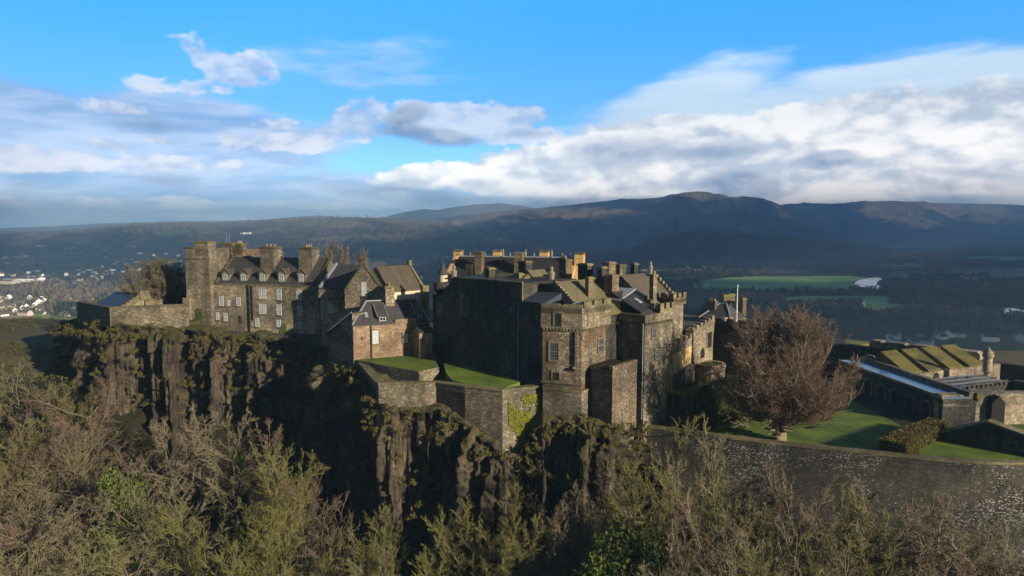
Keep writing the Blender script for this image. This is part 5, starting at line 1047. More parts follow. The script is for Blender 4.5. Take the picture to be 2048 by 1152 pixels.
# dark gabled magazine in the near right corner
mf = Fr(PT(1850, 915, 84)[:2], PT(2090, 915, 75.5)[:2]); MG = thing('gabled_screen', 'black shaded gable-shaped stone screen wall in the near right corner of the lawn', 'wall', mf.P(6, 2, 73.7)); za = mf.hit(1975, 846)[1]; aa = mf.hit(1975, 846)[0]
m = MB(); pts = [(0, 72), (8 + aa, 72), (8 + aa, 75.0), (aa, za), (0, 73.7)]; m.v += [mf.P(p, 0, z) for p, z in pts] + [mf.P(p, 1.3, z) for p, z in pts]; m.f += [(0, 1, 2, 3, 4), (9, 8, 7, 6, 5)] + [(i, 5 + i, 5 + (i + 1) % 5, (i + 1) % 5) for i in range(5)]; m.build('wall', 'stone_dark', MG)
m = MB(); m.hexa([mf.P(aa, -.2, za + .02), mf.P(8.2 + aa, -.2, 75.02), mf.P(8.2 + aa, 1.5, 75.02), mf.P(aa, 1.5, za + .02)], [mf.P(aa, -.2, za + .25), mf.P(8.2 + aa, -.2, 75.25), mf.P(8.2 + aa, 1.5, 75.25), mf.P(aa, 1.5, za + .25)]); m.hexa([mf.P(-.2, -.2, 73.75), mf.P(aa - .003, -.2, za + .02), mf.P(aa - .003, 1.5, za + .02), mf.P(-.2, 1.5, 73.75)], [mf.P(-.2, -.2, 73.95), mf.P(aa - .003, -.2, za + .25), mf.P(aa - .003, 1.5, za + .25), mf.P(-.2, 1.5, 73.95)]); m.build('coping', 'cope', MG)
# gun battery with grass merlons
bz = 78.6; gb = Fr(G(1760, 735, 77.6), G(1995, 742, 77.6)); GB = thing('gun_battery', 'grassy gun battery with wedge merlons and stone retaining wall', 'battery', gb.P(8, 2, 74))
wf = Fr(G(1838, 762, 76.2), G(2000, 742, 76.2))
m = MB(); m.box(wf, 0, wf.len, 0, 7.5, 66, 77.4); m.build('wall', 'stone_tan', GB)
m = MB(); n = 4; L = wf.len
for k in range(n):
    a0, a1 = k * L / n + .1, (k + 1) * L / n - 1.9
    m.hexa([wf.P(a0 - 2.6, .1, 77.41), wf.P(a1 - 2.0, .1, 77.41), wf.P(a1 + 1.2, 7.4, 77.41), wf.P(a0 + .4, 7.4, 77.41)], [wf.P(a0 - 2.6, .4, 77.7), wf.P(a1 - 2.0, .4, 77.7), wf.P(a1 + 1.2, 7.4, 79.6), wf.P(a0 + .4, 7.4, 79.6)])
m.build('grass_merlons', 'moss_bank', GB)
opening(GB, wf, 1872, 752, 12, 14, 0, 'void_pipe_black', 'arch', None, True)
x, y, z = PT(1974, 745, 103.5); ST = thing('sentry_turret', 'small domed stone sentry turret on the battery corner', 'turret', (x, y, z))
z0 = HZ(742, 103.5); z1 = HZ(693, 103.5); h = z1 - z0; m = MB(); m.lathe((x, y), [(.15, z0 - .9), (.5, z0 - .2), (.72, z0), (.62, z0 + .1), (.62, z0 + h * .55), (.78, z0 + h * .6), (.78, z0 + h * .66), (.6, z0 + h * .8), (.2, z0 + h * .92), (.12, z0 + h)], 14); m.build('drum', 'stone_tan', ST)
of2 = Fr(G(1690, 690, 77.2), G(2020, 730, 77.2)); OW = thing('outer_battery_wall', 'long dark outer battery wall with rounded merlons', 'battery wall', of2.P(10, 0, 74))
m = MB(); m.box(of2, -8, of2.len + 12, 0, 1.6, 60, 77.3); m.build('wall', 'stone_dark', OW)
m = MB()
for px0, px1 in ((1738, 1764), (1768, 1812), (1818, 1862), (1868, 1960)):
    a0, a1 = of2.hit(px0, 690)[0], of2.hit(px1, 700)[0]; pr = [(a0, 77.31), (a1, 77.31), (a1, 78.3), (a1 - .5, 78.7), (a0 + .5, 78.7), (a0, 78.3)]; i = len(m.v); m.v += [of2.P(p, .1, z) for p, z in pr] + [of2.P(p, 2.4, z) for p, z in pr]; m.f += [tuple(i + k for k in range(6)), tuple(i + 11 - k for k in range(6))] + [(i + k, i + 6 + k, i + 6 + (k + 1) % 6, i + (k + 1) % 6) for k in range(6)]
m.build('merlons', 'stone_tan', OW)
m = MB(); m.prism(ccw([G(1690, 694, 76.8), G(1735, 690, 76.8), G(1770, 688, 76.8), G(1690, 680, 76.8)]), 70, 77.0); m.build('turf_top', 'moss_bank', OW)
lw = Fr(G(1700, 722, 77.6), G(1800, 712, 77.6)); T = thing('low_parapet', 'low lichen-covered parapet with square block between roof and battery', 'parapet', lw.P(2, 0, 76)); m = MB(); m.box(lw, 0, lw.len, 0, .5, 73, 77.7); a = lw.hit(1742, 715)[0]; m.box(lw, a - .5, a + .5, -.3, .8, 73, 78.2); m.build('wall', 'cope', T)
sf2 = Fr(G(1935, 778, 76.5), G(2040, 766, 76.5)); T = thing('lead_roofed_gatehouse', 'flat lead-roofed block with stepped parapet right of the battery', 'gatehouse', sf2.P(3, 2, 74)); m = MB(); m.box(sf2, 0, sf2.len, 0, 7, 68, 76.3); m.build('wall', 'stone_pink', T); m = MB(); m.box(sf2, .3, sf2.len - .3, .3, 6.8, 76.303, 76.5); m.build('flat_roof', 'lead', T); m = MB(); battle(m, sf2.xy(0, -.1), sf2.xy(sf2.len, -.1), 76.3, .2, .35, .4, .6, .4); 
for k in range(3): m.box(sf2, .3, sf2.len - .3, 1.5 + 1.8 * k, 1.7 + 1.8 * k, 76.5, 76.75)
m.build('parapet', 'stone_dark', T)
sf3 = Fr(G(1990, 768, 77.8), G(2200, 800, 77.8)); T = thing('dark_screen_wall', 'dark wall running off the right edge behind the battery', 'wall', sf3.P(3, 0, 74)); m = MB(); m.box(sf3, 0, sf3.len, 8, 9, 66, 77.2); m.build('wall', 'stone_dark', T)

# ------------------------------------------------------------------ near ground: slope below the crag, bank on the left, hill behind
gx_ = np.linspace(-190, 190, 300); gy_ = np.concatenate([np.linspace(5, 175, 170), np.linspace(177, 345, 50)])
GX, GY = np.meshgrid(gx_, gy_)
def znear(x, y):
    zf = 58 - .17 * (85 - y); zf = zf + fbm(x / 14, y / 14, 5, seed=4) * 1.8
    z = zf + (75 - zf) * sstep(96, 120, y) * sstep(50, 62, -x + 0 * y) + 0
    z = np.where(x > -50, zf + (72 - zf) * sstep(100, 118, y), z)
    z = np.where(x > 30, zf + (70 - zf) * sstep(92, 112, y), z)
    bank = np.exp(-((x + 118) / 26) ** 2) * sstep(128, 150, y) * 3.2 - sstep(112, 122, y) * (1 - sstep(128, 134, y)) * 1.8 * sstep(70, 80, -x)
    z = z + bank
    return (z + 3) * (1 - sstep(158, 335, y)) - 3
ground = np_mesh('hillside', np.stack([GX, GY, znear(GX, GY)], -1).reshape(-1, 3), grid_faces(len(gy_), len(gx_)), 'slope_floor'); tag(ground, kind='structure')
zl = MB(); bx0, by0 = G(75, 700, 75.5)

# ------------------------------------------------------------------ the crag
CL = [(120, 128, 81.5), (160, 119, 83.0), (216, 108.6, 84.0), (300, 110.5, 83.6), (378, 112.5, 82.9), (500, 111.5, 82.0), (590, 109.8, 81.2), (640, 108.2, 80.2), (662, 102.0, 79.5), (690, 96.8, 80.0), (712, 93.2, 79.9), (745, 87.5, 78.4), (757, 84.6, 76.9), (800, 84.4, 76.8), (868, 85.2, 77.4), (930, 82.4, 75.8), (985, 80.2, 73.6), (1005, 79.7, 72.6), (1040, 80.6, 72.8), (1086, 81.4, 76.2), (1163, 79.9, 76.9), (1190, 80.2, 77.2), (1226, 78.3, 76.8), (1280, 83.5, 74.6), (1330, 86, 69)]
cp_ = np.array([(ray(px, 700)[0] * Y, Y, z) for px, Y, z in CL])
seg = np.hypot(*(cp_[1:, :2] - cp_[:-1, :2]).T); cs = np.concatenate([[0], np.cumsum(seg)]); Lc = cs[-1]
def crag():
    ns = int(Lc / .13); s = np.linspace(0, Lc, ns); X = np.interp(s, cs, cp_[:, 0]); Y = np.interp(s, cs, cp_[:, 1]); T = np.interp(s, cs, cp_[:, 2])
    k = 31; ker = np.hanning(k); ker /= ker.sum(); pad = lambda q: np.convolve(np.pad(q, k // 2, 'edge'), ker, 'valid')
    Xs, Ys = pad(X), pad(Y); tx, ty = np.gradient(Xs), np.gradient(Ys); l = np.hypot(tx, ty); nx, ny = ty / l, -tx / l
    rs = np.random.RandomState(3)
    T = T + fbm(s / 3.0, s * 0, 4, seed=6) * 1.1
    nz = 150; H = 27.0; zz = np.linspace(0, 1, nz) ** 1.0
    S_, Q = np.meshgrid(s, zz); depth = Q * H; Zw = T[None, :] - depth
    d = np.zeros_like(S_)
    def cols(wmin, wmax, amp, rnd, lean, seed, brk, setb):
        rr = np.random.RandomState(seed); e = [-2.0]
        while e[-1] < Lc + 2: e.append(e[-1] + rr.uniform(wmin, wmax))
        e = np.array(e); sw = S_ + fbm(S_ / 9, Zw / 14, 2, seed=seed) * lean * 1.2 + (vnoise(np.floor(S_ / (wmax * 1.3)), np.floor(Zw / 2.7 + vnoise(np.floor(S_ / wmax), 0 * S_, seed) * 9), seed + 5) - .5) * wmin * .55
        idx = np.clip(np.searchsorted(e, sw) - 1, 0, len(e) - 2); f = (sw - e[idx]) / (e[idx + 1] - e[idx]); wdt = (e[idx + 1] - e[idx])
        o = rr.normal(0, amp, len(e))[idx]
        # breaks down the column, each piece set slightly differently
        nb = 9; bz = np.sort(rr.uniform(0, H, (len(e), nb)), 1); bo = rr.normal(0, amp * brk, (len(e), nb + 1))
        bi = (depth[..., None] > bz[idx]).sum(-1); o = o + np.take_along_axis(bo[idx], bi[..., None], -1)[..., 0]
        topcut = rr.exponential(setb, len(e))[idx]; o = np.where(depth < topcut, o - .9 - .3 * rr.rand(), o)
        prof = (np.minimum(1, 9 * np.minimum(f, 1 - f)) - 1) * rnd * np.minimum(wdt, 2.2) + (f - .5) * rr.uniform(-.55, .55, len(e))[idx] * wdt
        return o + prof
    d += fbm(S_ / 9, Zw / 40, 3, seed=21) * 3.0
    d += cols(1.9, 4.4, 1.25, .35, .5, 29, .25, 3.5)
    d += cols(.65, 1.5, .80, .60, .4, 31, .3, 3.2)
    d += cols(.4, .9, .28, .35, .2, 37, .6, .8)
    d += fbm(S_ / .8, Zw / 1.2, 4, seed=8) * .26
    def blocks(w, h, amp, seed):
        jj = vnoise(np.floor(S_ / w), 0 * S_, seed) * 9; return (_perm[(np.floor(S_ / w).astype(int) * 7 + seed) & 255, (np.floor(Zw / h + jj).astype(int) * 3 + seed) & 255] - .5) * amp
    d += blocks(1.9, 4.5, .8, 3) + blocks(.8, 2.2, .4, 9) + blocks(.45, .9, .22, 17) + fbm(S_ / .35, Zw / .5, 3, seed=14) * .14
    d += depth * .05
    d = np.where(d < 0, d * .5, d)
    d = d * np.clip(depth / 1.0 + .12, 0, 1)
    PX = Xs[None] + nx[None] * d; PY = Ys[None] + ny[None] * d
    rows = [np.stack([Xs - nx * 6, Ys - ny * 6, T * 0 + T + .4], -1)[None], np.stack([Xs - nx * 2.0 , Ys - ny * 2.0, T + .2 + fbm(s / 1.2, s * 0 + 5, 3) * .5], -1)[None], np.stack([PX, PY, Zw + fbm(S_ / .9, Zw / .9, 3, seed=12) * .18], -1)]
    P_ = np.concatenate(rows, 0)[::-1]
    o = np_mesh('crag', P_.reshape(-1, 3), grid_faces(P_.shape[0], ns), 'rock', smooth=False)
    return tag(o, kind='structure')
crag()

# ------------------------------------------------------------------ trees
def unit(v): return v / np.maximum(np.linalg.norm(v, axis=-1, keepdims=True), 1e-9)
def tubes(P0, P1, r0, r1, k=3):
    d = unit(P1 - P0); ref = np.where(np.abs(d[:, 2:3]) > .9, np.array([[1., 0, 0]]), np.array([[0, 0, 1.]]))
    x = unit(np.cross(d, ref)); y = np.cross(d, x); n = len(P0); th = np.arange(k) * 2 * np.pi / k
    ring = x[:, None] * np.cos(th)[None, :, None] + y[:, None] * np.sin(th)[None, :, None]
    V = np.concatenate([P0[:, None] + ring * r0[:, None, None], P1[:, None] + ring * r1[:, None, None]], 1)
    b = np.arange(n)[:, None] * 2 * k; i = np.arange(k)
    Fq = np.stack([b + i, b + (i + 1) % k, b + k + (i + 1) % k, b + k + i], -1).reshape(-1, 4)
    return V.reshape(-1, 3), Fq
def grow(seed, levels, trunks=1, H=15.0):
    """levels: list of dicts n, ang, ratio, seg, wig, trop, f0, rr. Returns segment lists per level."""
    rs = np.random.RandomState(seed); out = []
    L0 = levels[0]
    th = rs.uniform(0, 2 * np.pi, trunks); sp = L0.get('spread', 0) * (rs.rand(trunks) * .6 + .4)
    pos = np.stack([np.cos(th) * .15 * (trunks > 1), np.sin(th) * .15 * (trunks > 1), np.zeros(trunks) - .5], -1)
    dr = unit(np.stack([np.cos(th) * sp, np.sin(th) * sp, np.ones(trunks)], -1)); ln = np.full(trunks, L0['len'] * H) * rs.uniform(.8, 1, trunks); rad = np.full(trunks, L0['rad'])
    for li, L in enumerate(levels):
        K = L['seg']; pts = [pos]; d = dr.copy()
        for k in range(K):
            d = unit(d + rs.normal(0, L['wig'], d.shape) + np.array([0, 0, L['trop']])); pts.append(pts[-1] + d * (ln / K)[:, None])
        pts = np.stack(pts, 1)                                   # n, K+1, 3
        tp = np.linspace(1, L.get('taper', .35), K + 1)
        A0 = pts[:, :-1].reshape(-1, 3); A1 = pts[:, 1:].reshape(-1, 3)
        out.append((A0, A1, (rad[:, None] * tp[None, :-1]).ravel(), (rad[:, None] * tp[None, 1:]).ravel()))
        if li + 1 == len(levels): break
        N = levels[li + 1]; nc = N['n']; n = len(pts)
        f = (np.arange(nc)[None] + rs.rand(n, nc)) / nc; f = N['f0'] + (1 - N['f0']) * f
        fi = f * K; i0 = np.minimum(fi.astype(int), K - 1); fr = (fi - i0)[..., None]; ar = np.arange(n)[:, None]
        q = pts[ar, i0] * (1 - fr) + pts[ar, i0 + 1] * fr; dd = unit(pts[ar, i0 + 1] - pts[ar, i0])
        rnd = rs.normal(size=dd.shape); side = unit(rnd - (rnd * dd).sum(-1, keepdims=True) * dd)
        if li == 0 and nc > 4:
            ph = np.arange(nc) * 2.4 + rs.uniform(0, 6, (n, 1)); side = np.stack([np.cos(ph), np.sin(ph), np.zeros_like(ph)], -1)
        a = np.radians(rs.normal(N['ang'], N['ang'] * .22, f.shape))[..., None]
        if 'angf' in N: a = a * (1 + N['angf'] * (0.5 - f[..., None]))
        nd = unit(dd * np.cos(a) + side * np.sin(a)); l2 = ln[:, None] * N['ratio'] * rs.uniform(.65, 1.1, f.shape) * (1 - N.get('short', .45) * (f - N['f0']) / (1 - N['f0'] + 1e-6))
        r2 = rad[:, None] * N['rr'] * np.ones_like(f)
        if 'dome' in N:          # limbs reach out to an ellipsoidal crown outline
            rx_, rz_, zc_ = N['dome']; pa = np.arccos(np.clip(1 - (1 - rs.rand(*f.shape)) * N.get('open', .95), -1, 1)) if 'open' in N else None
            if pa is not None:
                ph = rs.uniform(0, 2 * np.pi, f.shape); nd = np.stack([np.cos(ph) * np.sin(pa), np.sin(ph) * np.sin(pa), np.cos(pa)], -1)
            o_ = (q - np.array([0, 0, zc_])) / np.array([rx_, rx_, rz_]); e_ = nd / np.array([rx_, rx_, rz_])
            A_ = (e_ ** 2).sum(-1); B_ = (o_ * e_).sum(-1); C_ = (o_ ** 2).sum(-1) - 1; l2 = (-B_ + np.sqrt(np.maximum(B_ * B_ - A_ * C_, .01))) / A_ * rs.uniform(N.get('lo', .72), .98, f.shape); l2 = np.clip(l2, 1, 14)
        pos = q.reshape(-1, 3); dr = nd.reshape(-1, 3); ln = l2.ravel(); rad = r2.ravel()
        rad = np.maximum(rad, L.get('rmin', .012))
    return out
def tree_meshes(seed, levels, trunks, H, split=2):
    segs = grow(seed, levels, trunks, H); res = []
    for part in (segs[:split], segs[split:]):
        Vs, Fs, o = [], [], 0
        for j, (a, b, r0, r1) in enumerate(part):
            k = 6 if part is segs[:split] or j == 0 and split == 0 else 3
            V_, F_ = tubes(a, b, r0, r1, k); Vs.append(V_); Fs.append(F_ + o); o += len(V_)
        res.append((np.concatenate(Vs), np.concatenate(Fs)))
    return res
def mesh_only(name, V, Fq, mat):
    o = np_mesh(name, V, Fq, mat, smooth=False); me = o.data; bpy.data.objects.remove(o); return me
def L(n=0, ang=40, ratio=.5, seg=4, wig=.1, trop=.03, f0=.25, rr=.5, **k): return dict(n=n, ang=ang, ratio=ratio, seg=seg, wig=wig, trop=trop, f0=f0, rr=rr, **k)
KINDS = {
 'fan':   dict(trunks=6, H=15, mat='twig_green', bark='bark_moss', lv=[L(len=.85, rad=.11, spread=.8, seg=8, wig=.05, trop=.05, taper=.3), L(11, 30, .38, 5, .08, .05, .3, .40), L(9, 34, .45, 4, .12, .04, .15, .48), L(8, 36, .5, 3, .14, .03, .1, .65), L(3, 36, .5, 2, .14, .03, .1, .8)]),
 'round': dict(trunks=1, H=15, mat='twig', bark='bark', lv=[L(len=.6, rad=.20, seg=7, wig=.06, trop=.04, taper=.5), L(16, 52, .95, 7, .10, .04, .4, .40, dome=(5.2, 5.4, 9.3), open=.95, lo=.8), L(11, 40, .34, 5, .16, .03, .2, .42, short=.4), L(9, 42, .45, 4, .2, .01, .12, .5), L(6, 42, .5, 3, .22, 0, .1, .7)]),
 'broad': dict(trunks=2, H=14, mat='twig', bark='bark', lv=[L(len=.5, rad=.17, spread=.35, seg=6, wig=.08, trop=.03, taper=.5), L(11, 58, 1.0, 7, .15, .04, .3, .42, dome=(6.4, 4.8, 8.6), open=1.0, lo=.8), L(10, 44, .34, 5, .2, .02, .2, .42, short=.4), L(8, 46, .45, 4, .24, .0, .12, .5), L(5, 42, .5, 3, .25, 0, .1, .7)]),
 'tall':  dict(trunks=1, H=18, mat='twig', bark='bark', lv=[L(len=.92, rad=.15, seg=10, wig=.035, trop=.03, taper=.25), L(22, 38, .36, 6, .08, .10, .25, .34, short=.55), L(8, 34, .42, 4, .12, .05, .2, .5), L(8, 36, .5, 3, .15, .02, .1, .6), L(4, 36, .5, 2, .15, .02, .1, .7)]),
 'pale':  dict(trunks=3, H=15, mat='twig_pale', bark='twig_pale', lv=[L(len=.9, rad=.085, spread=.25, seg=10, wig=.09, trop=.04, taper=.3), L(9, 34, .34, 6, .14, .07, .35, .45, short=.5), L(6, 36, .45, 4, .2, .03, .25, .5), L(5, 36, .5, 3, .2, .02, .2, .6)]),
 'bush':  dict(trunks=14, H=8, mat='twig', bark='bark', lv=[L(len=.9, rad=.04, spread=.8, seg=6, wig=.09, trop=.05, taper=.4), L(9, 30, .4, 4, .14, .03, .15, .5), L(8, 34, .5, 3, .18, .02, .1, .6)]),
}
PROTO = {}
for kn, k in KINDS.items():
    PROTO[kn] = []
    for s in range(3 if kn in ('round', 'tall', 'fan') else 2):
        (Va, Fa), (Vb, Fb) = tree_meshes(100 + s * 7 + len(kn), k['lv'], k['trunks'], k['H'])
        if kn in ('round', 'broad'):
            rx_, zc_, rz_ = (5.0, 9.6, 5.4) if kn == 'round' else (6.2, 8.8, 4.7); c_ = Vb[Fb].mean(1); a_ = np.arctan2(c_[:, 1], c_[:, 0])
            Fb = Fb[((c_[:, 0] ** 2 + c_[:, 1] ** 2) / rx_ ** 2 + ((c_[:, 2] - zc_) / rz_) ** 2) < 1 + .6 * fbm(a_ * 1.6, c_[:, 2] * .4, 3, seed=s)]
            Vb = Vb[:, :]; used = np.unique(Fb); mp = np.zeros(len(Vb), int); mp[used] = np.arange(len(used)); Vb = Vb[used]; Fb = mp[Fb]
        zmax = Vb[:, 2].max(); PROTO[kn].append((mesh_only(kn + '_trunk', Va, Fa, k['bark']), mesh_only(kn + '_crown', Vb, Fb, k['mat']), zmax))
        print(kn, s, len(Fa), len(Fb), round(zmax, 1))
def leafblob(n, rx, ry, rz, size, seed, surf=.6, zc=0, lumps=8):
    rs = np.random.RandomState(seed); c = rs.normal(size=(lumps, 3)) * np.array([rx, ry, rz]) * .42; c[:, 2] += zc
    li = rs.randint(lumps, size=n); d = unit(rs.normal(size=(n, 3))); r = rs.rand(n, 1) ** surf
    P_ = c[li] + d * r * np.array([rx, ry, rz]) * .55
    a = unit(rs.normal(size=(n, 3))); b = unit(np.cross(a, d + rs.normal(size=(n, 3)) * .5)); s = size * rs.uniform(.6, 1.3, (n, 1))
    V = np.stack([P_ - a * s, P_ - b * s * .6, P_ + a * s, P_ + b * s * .6], 1).reshape(-1, 3)
    return V, np.arange(4 * n).reshape(-1, 4)
NAMES = {'fan': 'bare_tree', 'round': 'bare_tree', 'broad': 'bare_tree', 'tall': 'bare_tree', 'pale': 'bare_tree', 'bush': 'bare_shrub', 'ever': 'evergreen_tree'}
DESC = {'fan': 'olive-green fan-shaped bare tree', 'round': 'brown-twigged round bare tree', 'broad': 'wide crooked-limbed bare tree', 'tall': 'tall straight bare tree', 'pale': 'pale slender bare tree', 'bush': 'low bushy bare shrub', 'ever': 'leafy green evergreen tree'}
eV, eF = leafblob(9000, 2.4, 2.4, 3.2, .16, 5, .4, 4.2, 16); stemV, stemF = tubes(np.array([[0., 0, -.5]]), np.array([[0., 0, 5]]), np.array([.16]), np.array([.05]), 6)
PROTO['ever'] = [(mesh_only('ever_trunk', stemV, stemF, 'bark_dark'), mesh_only('ever_crown', eV, eF, 'leaf_green'), float(eV[:, 2].max()))]
PLACED = []
def plant(kind, px, ptop, Y, squash=None, var=None, width=1.0, mat=None):
    x, y, zt = PT(px, ptop, Y); zg = float(znear(np.array([x]), np.array([y]))[0]); v = PROTO[kind]; v = v[(len(PLACED) if var is None else var) % len(v)]
    h = zt - zg
    if h < 3: zg = zt - 3; h = 3
    sz = h / v[2]; PLACED.append((kind, x, y, zg, sz, width, v, px, ptop, mat))
rt = random.Random(8)
# trees one can pick out in the photograph: kind, centre, crown top, distance
for q in (('round', 165, 745, 97, 1.15), ('round', 345, 805, 90, 1.0), ('broad', 150, 830, 88, 1.1), ('round', 470, 830, 86, .9), ('tall', 520, 840, 84, 1.1), ('tall', 560, 870, 82, 1.0), ('broad', 345, 920, 78, 1.25), ('fan', 490, 900, 76, 1.15),
          ('round', 600, 925, 80, .9), ('pale', 625, 985, 78, .8), ('pale', 665, 1000, 76, .7), ('broad', 210, 940, 80, 1.1), ('ever', 235, 925, 79, .7), ('fan', 800, 1005, 73, 1.05), ('fan', 1000, 970, 74, .95), ('round', 1080, 985, 74, .9),
          ('round', 1175, 965, 75, .9), ('fan', 1290, 828, 76, 1.0), ('tall', 1245, 900, 76, .9), ('pale', 1365, 880, 74, .6), ('tall', 1445, 850, 73, .9), ('broad', 1400, 870, 75, .9), ('round', 1560, 930, 70, .9), ('fan', 1640, 985, 67, 1.1), ('fan', 1575, 1000, 65, .9),
          ('round', 1790, 1000, 66, 1.0), ('pale', 1795, 995, 64, .7), ('ever', 1240, 1050, 66, .8), ('ever', 1300, 1040, 66, .8), ('ever', 1205, 1065, 65, .7), ('pale', 1360, 1040, 64, .6), ('pale', 1390, 1050, 63, .6), ('pale', 1480, 1070, 63, .5), ('round', 1910, 1010, 64, 1.0), ('round', 1990, 1020, 63, 1.1),
          ('ever', 470, 890, 88, .5), ('round', 40, 720, 104, 1.1), ('fan', 60, 760, 96, 1.1), ('round', 15, 800, 90, 1.2), ('round', 90, 1010, 72, 1.1), ('broad', 40, 930, 78, 1.2), ('round', 260, 1010, 72, 1.1), ('fan', 440, 1010, 70, 1.1), ('fan', 560, 1030, 70, 1.0), ('round', 740, 1080, 68, .9), ('fan', 900, 1040, 70, 1.0), ('tall', 1120, 1010, 71, .9), ('broad', 1150, 985, 73, .9),
          ('bush', 420, 640, 109.5, .8)):
    kind, px, top, Y, wd = q
    if kind == 'bush' and top < 700: continue
    plant(kind, px, top, Y, width=wd)
lx = [-150, 0, 100, 200, 300, 380, 470, 540, 600, 650, 700, 760, 850, 930, 1000, 1080, 1130, 1200, 1280, 1350, 1400, 1450, 1520, 1600, 1700, 1800, 1900, 2048, 2200]
ly = [750, 775, 825, 880, 905, 905, 910, 930, 980, 1020, 1090, 1060, 1075, 1060, 1020, 1025, 1000, 965, 925, 930, 940, 930, 950, 965, 985, 985, 990, 1000, 1000]
for row in range(7):
    px = -120 + 45 * (row % 2)
    while px < 2180:
        if px < 620: Y0 = 94
        elif px < 1150: Y0 = 76
        elif px < 1350: Y0 = 73
        else: Y0 = 68
        Y = Y0 - row * (6.5 if px < 620 else 3.0) + rt.uniform(-1.5, 1.5); top = np.interp(px, lx, ly) + row * (62 if px < 620 else 42) + rt.uniform(-18, 26)
        if top < 1165 and not (1420 < px < 1500 and 930 < top < 1010):
            kd = rt.choices(['round', 'fan', 'tall', 'broad', 'pale', 'bush', 'ever'], [7, .9, 3, 4, 2.4, .8, .4])[0]
            plant(kd, px, top + (60 if kd == 'bush' else 0), Y, width=rt.uniform(.85, 1.15))
        px += rt.uniform(115, 185)
ROWN = ['back', 'middle', 'front']
def zone(px):
    for lim, nm in ((130, 'below the far left bank'), (330, 'below the far left wall'), (480, 'below the tall square tower'), (640, 'below the dormered range'), (760, 'below the dark gully of the cliff'), (900, 'below the left of the bastion rocks'), (1040, 'below the bastion corner'), (1180, 'below the corner tower'), (1340, 'below the keep block'), (1500, 'below the garden terrace'), (1700, 'below the beech lawn'), (1880, 'below the yew hedge'), (9999, 'below the right end of the rampart')):
        if px < lim: return nm
cnt = {}; order = sorted(PLACED, key=lambda p: p[7]); lab = {}
for p in order:
    key = (p[0], zone(p[7]), 'upper slope' if p[8] < 930 else ('mid slope' if p[8] < 1040 else 'lower slope')); cnt.setdefault(key, []).append(p)
ORD = ['first', 'second', 'third', 'fourth', 'fifth', 'sixth', 'seventh', 'eighth']
for key, ps in cnt.items():
    for i, p in enumerate(ps):
        lab[id(p)] = '%s %s, %s' % (DESC[key[0]], key[1], key[2]) if len(ps) == 1 else '%s %s, %s, %s from left' % (DESC[key[0]], key[1], key[2], ORD[min(i, 7)])
for p in PLACED:
    kind, x, y, zg, sz, wd, v, px, top, mt = p
    T = thing(NAMES[kind], lab[id(p)], 'tree' if kind != 'bush' else 'shrub', (x, y, zg), 'bare woodland on the slope below the castle' if kind != 'ever' else 'evergreens on the slope')
    T.scale = (sz * wd, sz * wd, sz); T.rotation_euler = (0, 0, rt.uniform(0, 6.28))
    for nm, me in (('trunk', v[0]), ('crown', v[1])):
        o = bpy.data.objects.new(nm, me); COL.objects.link(o); o.parent = T
print('trees', len(PLACED))
def single_tree(name, label, cat, loc, H, levels, trunks, seed, mats, scale=(1, 1, 1), split=2, shell=None):
    T = thing(name, label, cat, loc); (Va, Fa), (Vb, Fb) = tree_meshes(seed, levels, trunks, H, split); s = np.array(scale); L_ = np.array(loc)
    k = H / (shell[1] + shell[2] if shell else np.percentile(Vb[:, 2], 99.7))
    if shell:                    # trim twigs that stray outside the crown's outline
        rx_, zc_, rz_ = shell; c_ = Vb[Fb].mean(1); g_ = (c_[:, 0] ** 2 + c_[:, 1] ** 2) / rx_ ** 2 + ((c_[:, 2] - zc_) / rz_) ** 2; a_ = np.arctan2(c_[:, 1], c_[:, 0])
        Fb = Fb[(g_ < 1 + .34 * fbm(a_ * 2.2, c_[:, 2] * .45, 4, seed=3))]
        c_ = Va[Fa].mean(1); r2_ = np.hypot(c_[:, 0], c_[:, 1]); Fa = Fa[~((c_[:, 2] < zc_ - rz_ + .4) & (r2_ > 1.5)) & ((r2_ / rx_) ** 2 + ((c_[:, 2] - zc_) / rz_) ** 2 < np.where(c_[:, 2] > 4, 1.1, 9))]
    Va = Va * k * s + L_; Vb = Vb * k * s + L_
    np_mesh('trunk', Va, Fa, mats[0], T, smooth=True); np_mesh('crown', Vb, Fb, mats[1], T, smooth=False); return T
# the great beech
bx, by = G(1556, 879, 73.75)
single_tree('beech_tree', 'huge bare beech with reddish twigs and forked pale trunk on the lawn', 'tree', (bx, by, 73.7), 17.2,
    [L(len=.15, rad=1.05, seg=3, wig=.03, trop=.0, taper=.85), L(60, 42, 4.6, 9, .05, .026, .55, .15, dome=(8.6, 7.6, 10.0), open=.98, lo=.90, taper=.25, rmin=.011), L(19, 36, .36, 6, .09, .015, .15, .34, short=.35, rmin=.010), L(10, 38, .45, 4, .13, .0, .1, .45, rmin=.009), L(6, 38, .5, 3, .15, .0, .1, .7, rmin=.009), L(3, 35, .55, 1, .16, 0, .1, .8)], 1, 42, ('bark', 'twig_red'), (1.08, 1.08, 1), 3, (8.5, 10.0, 7.5))
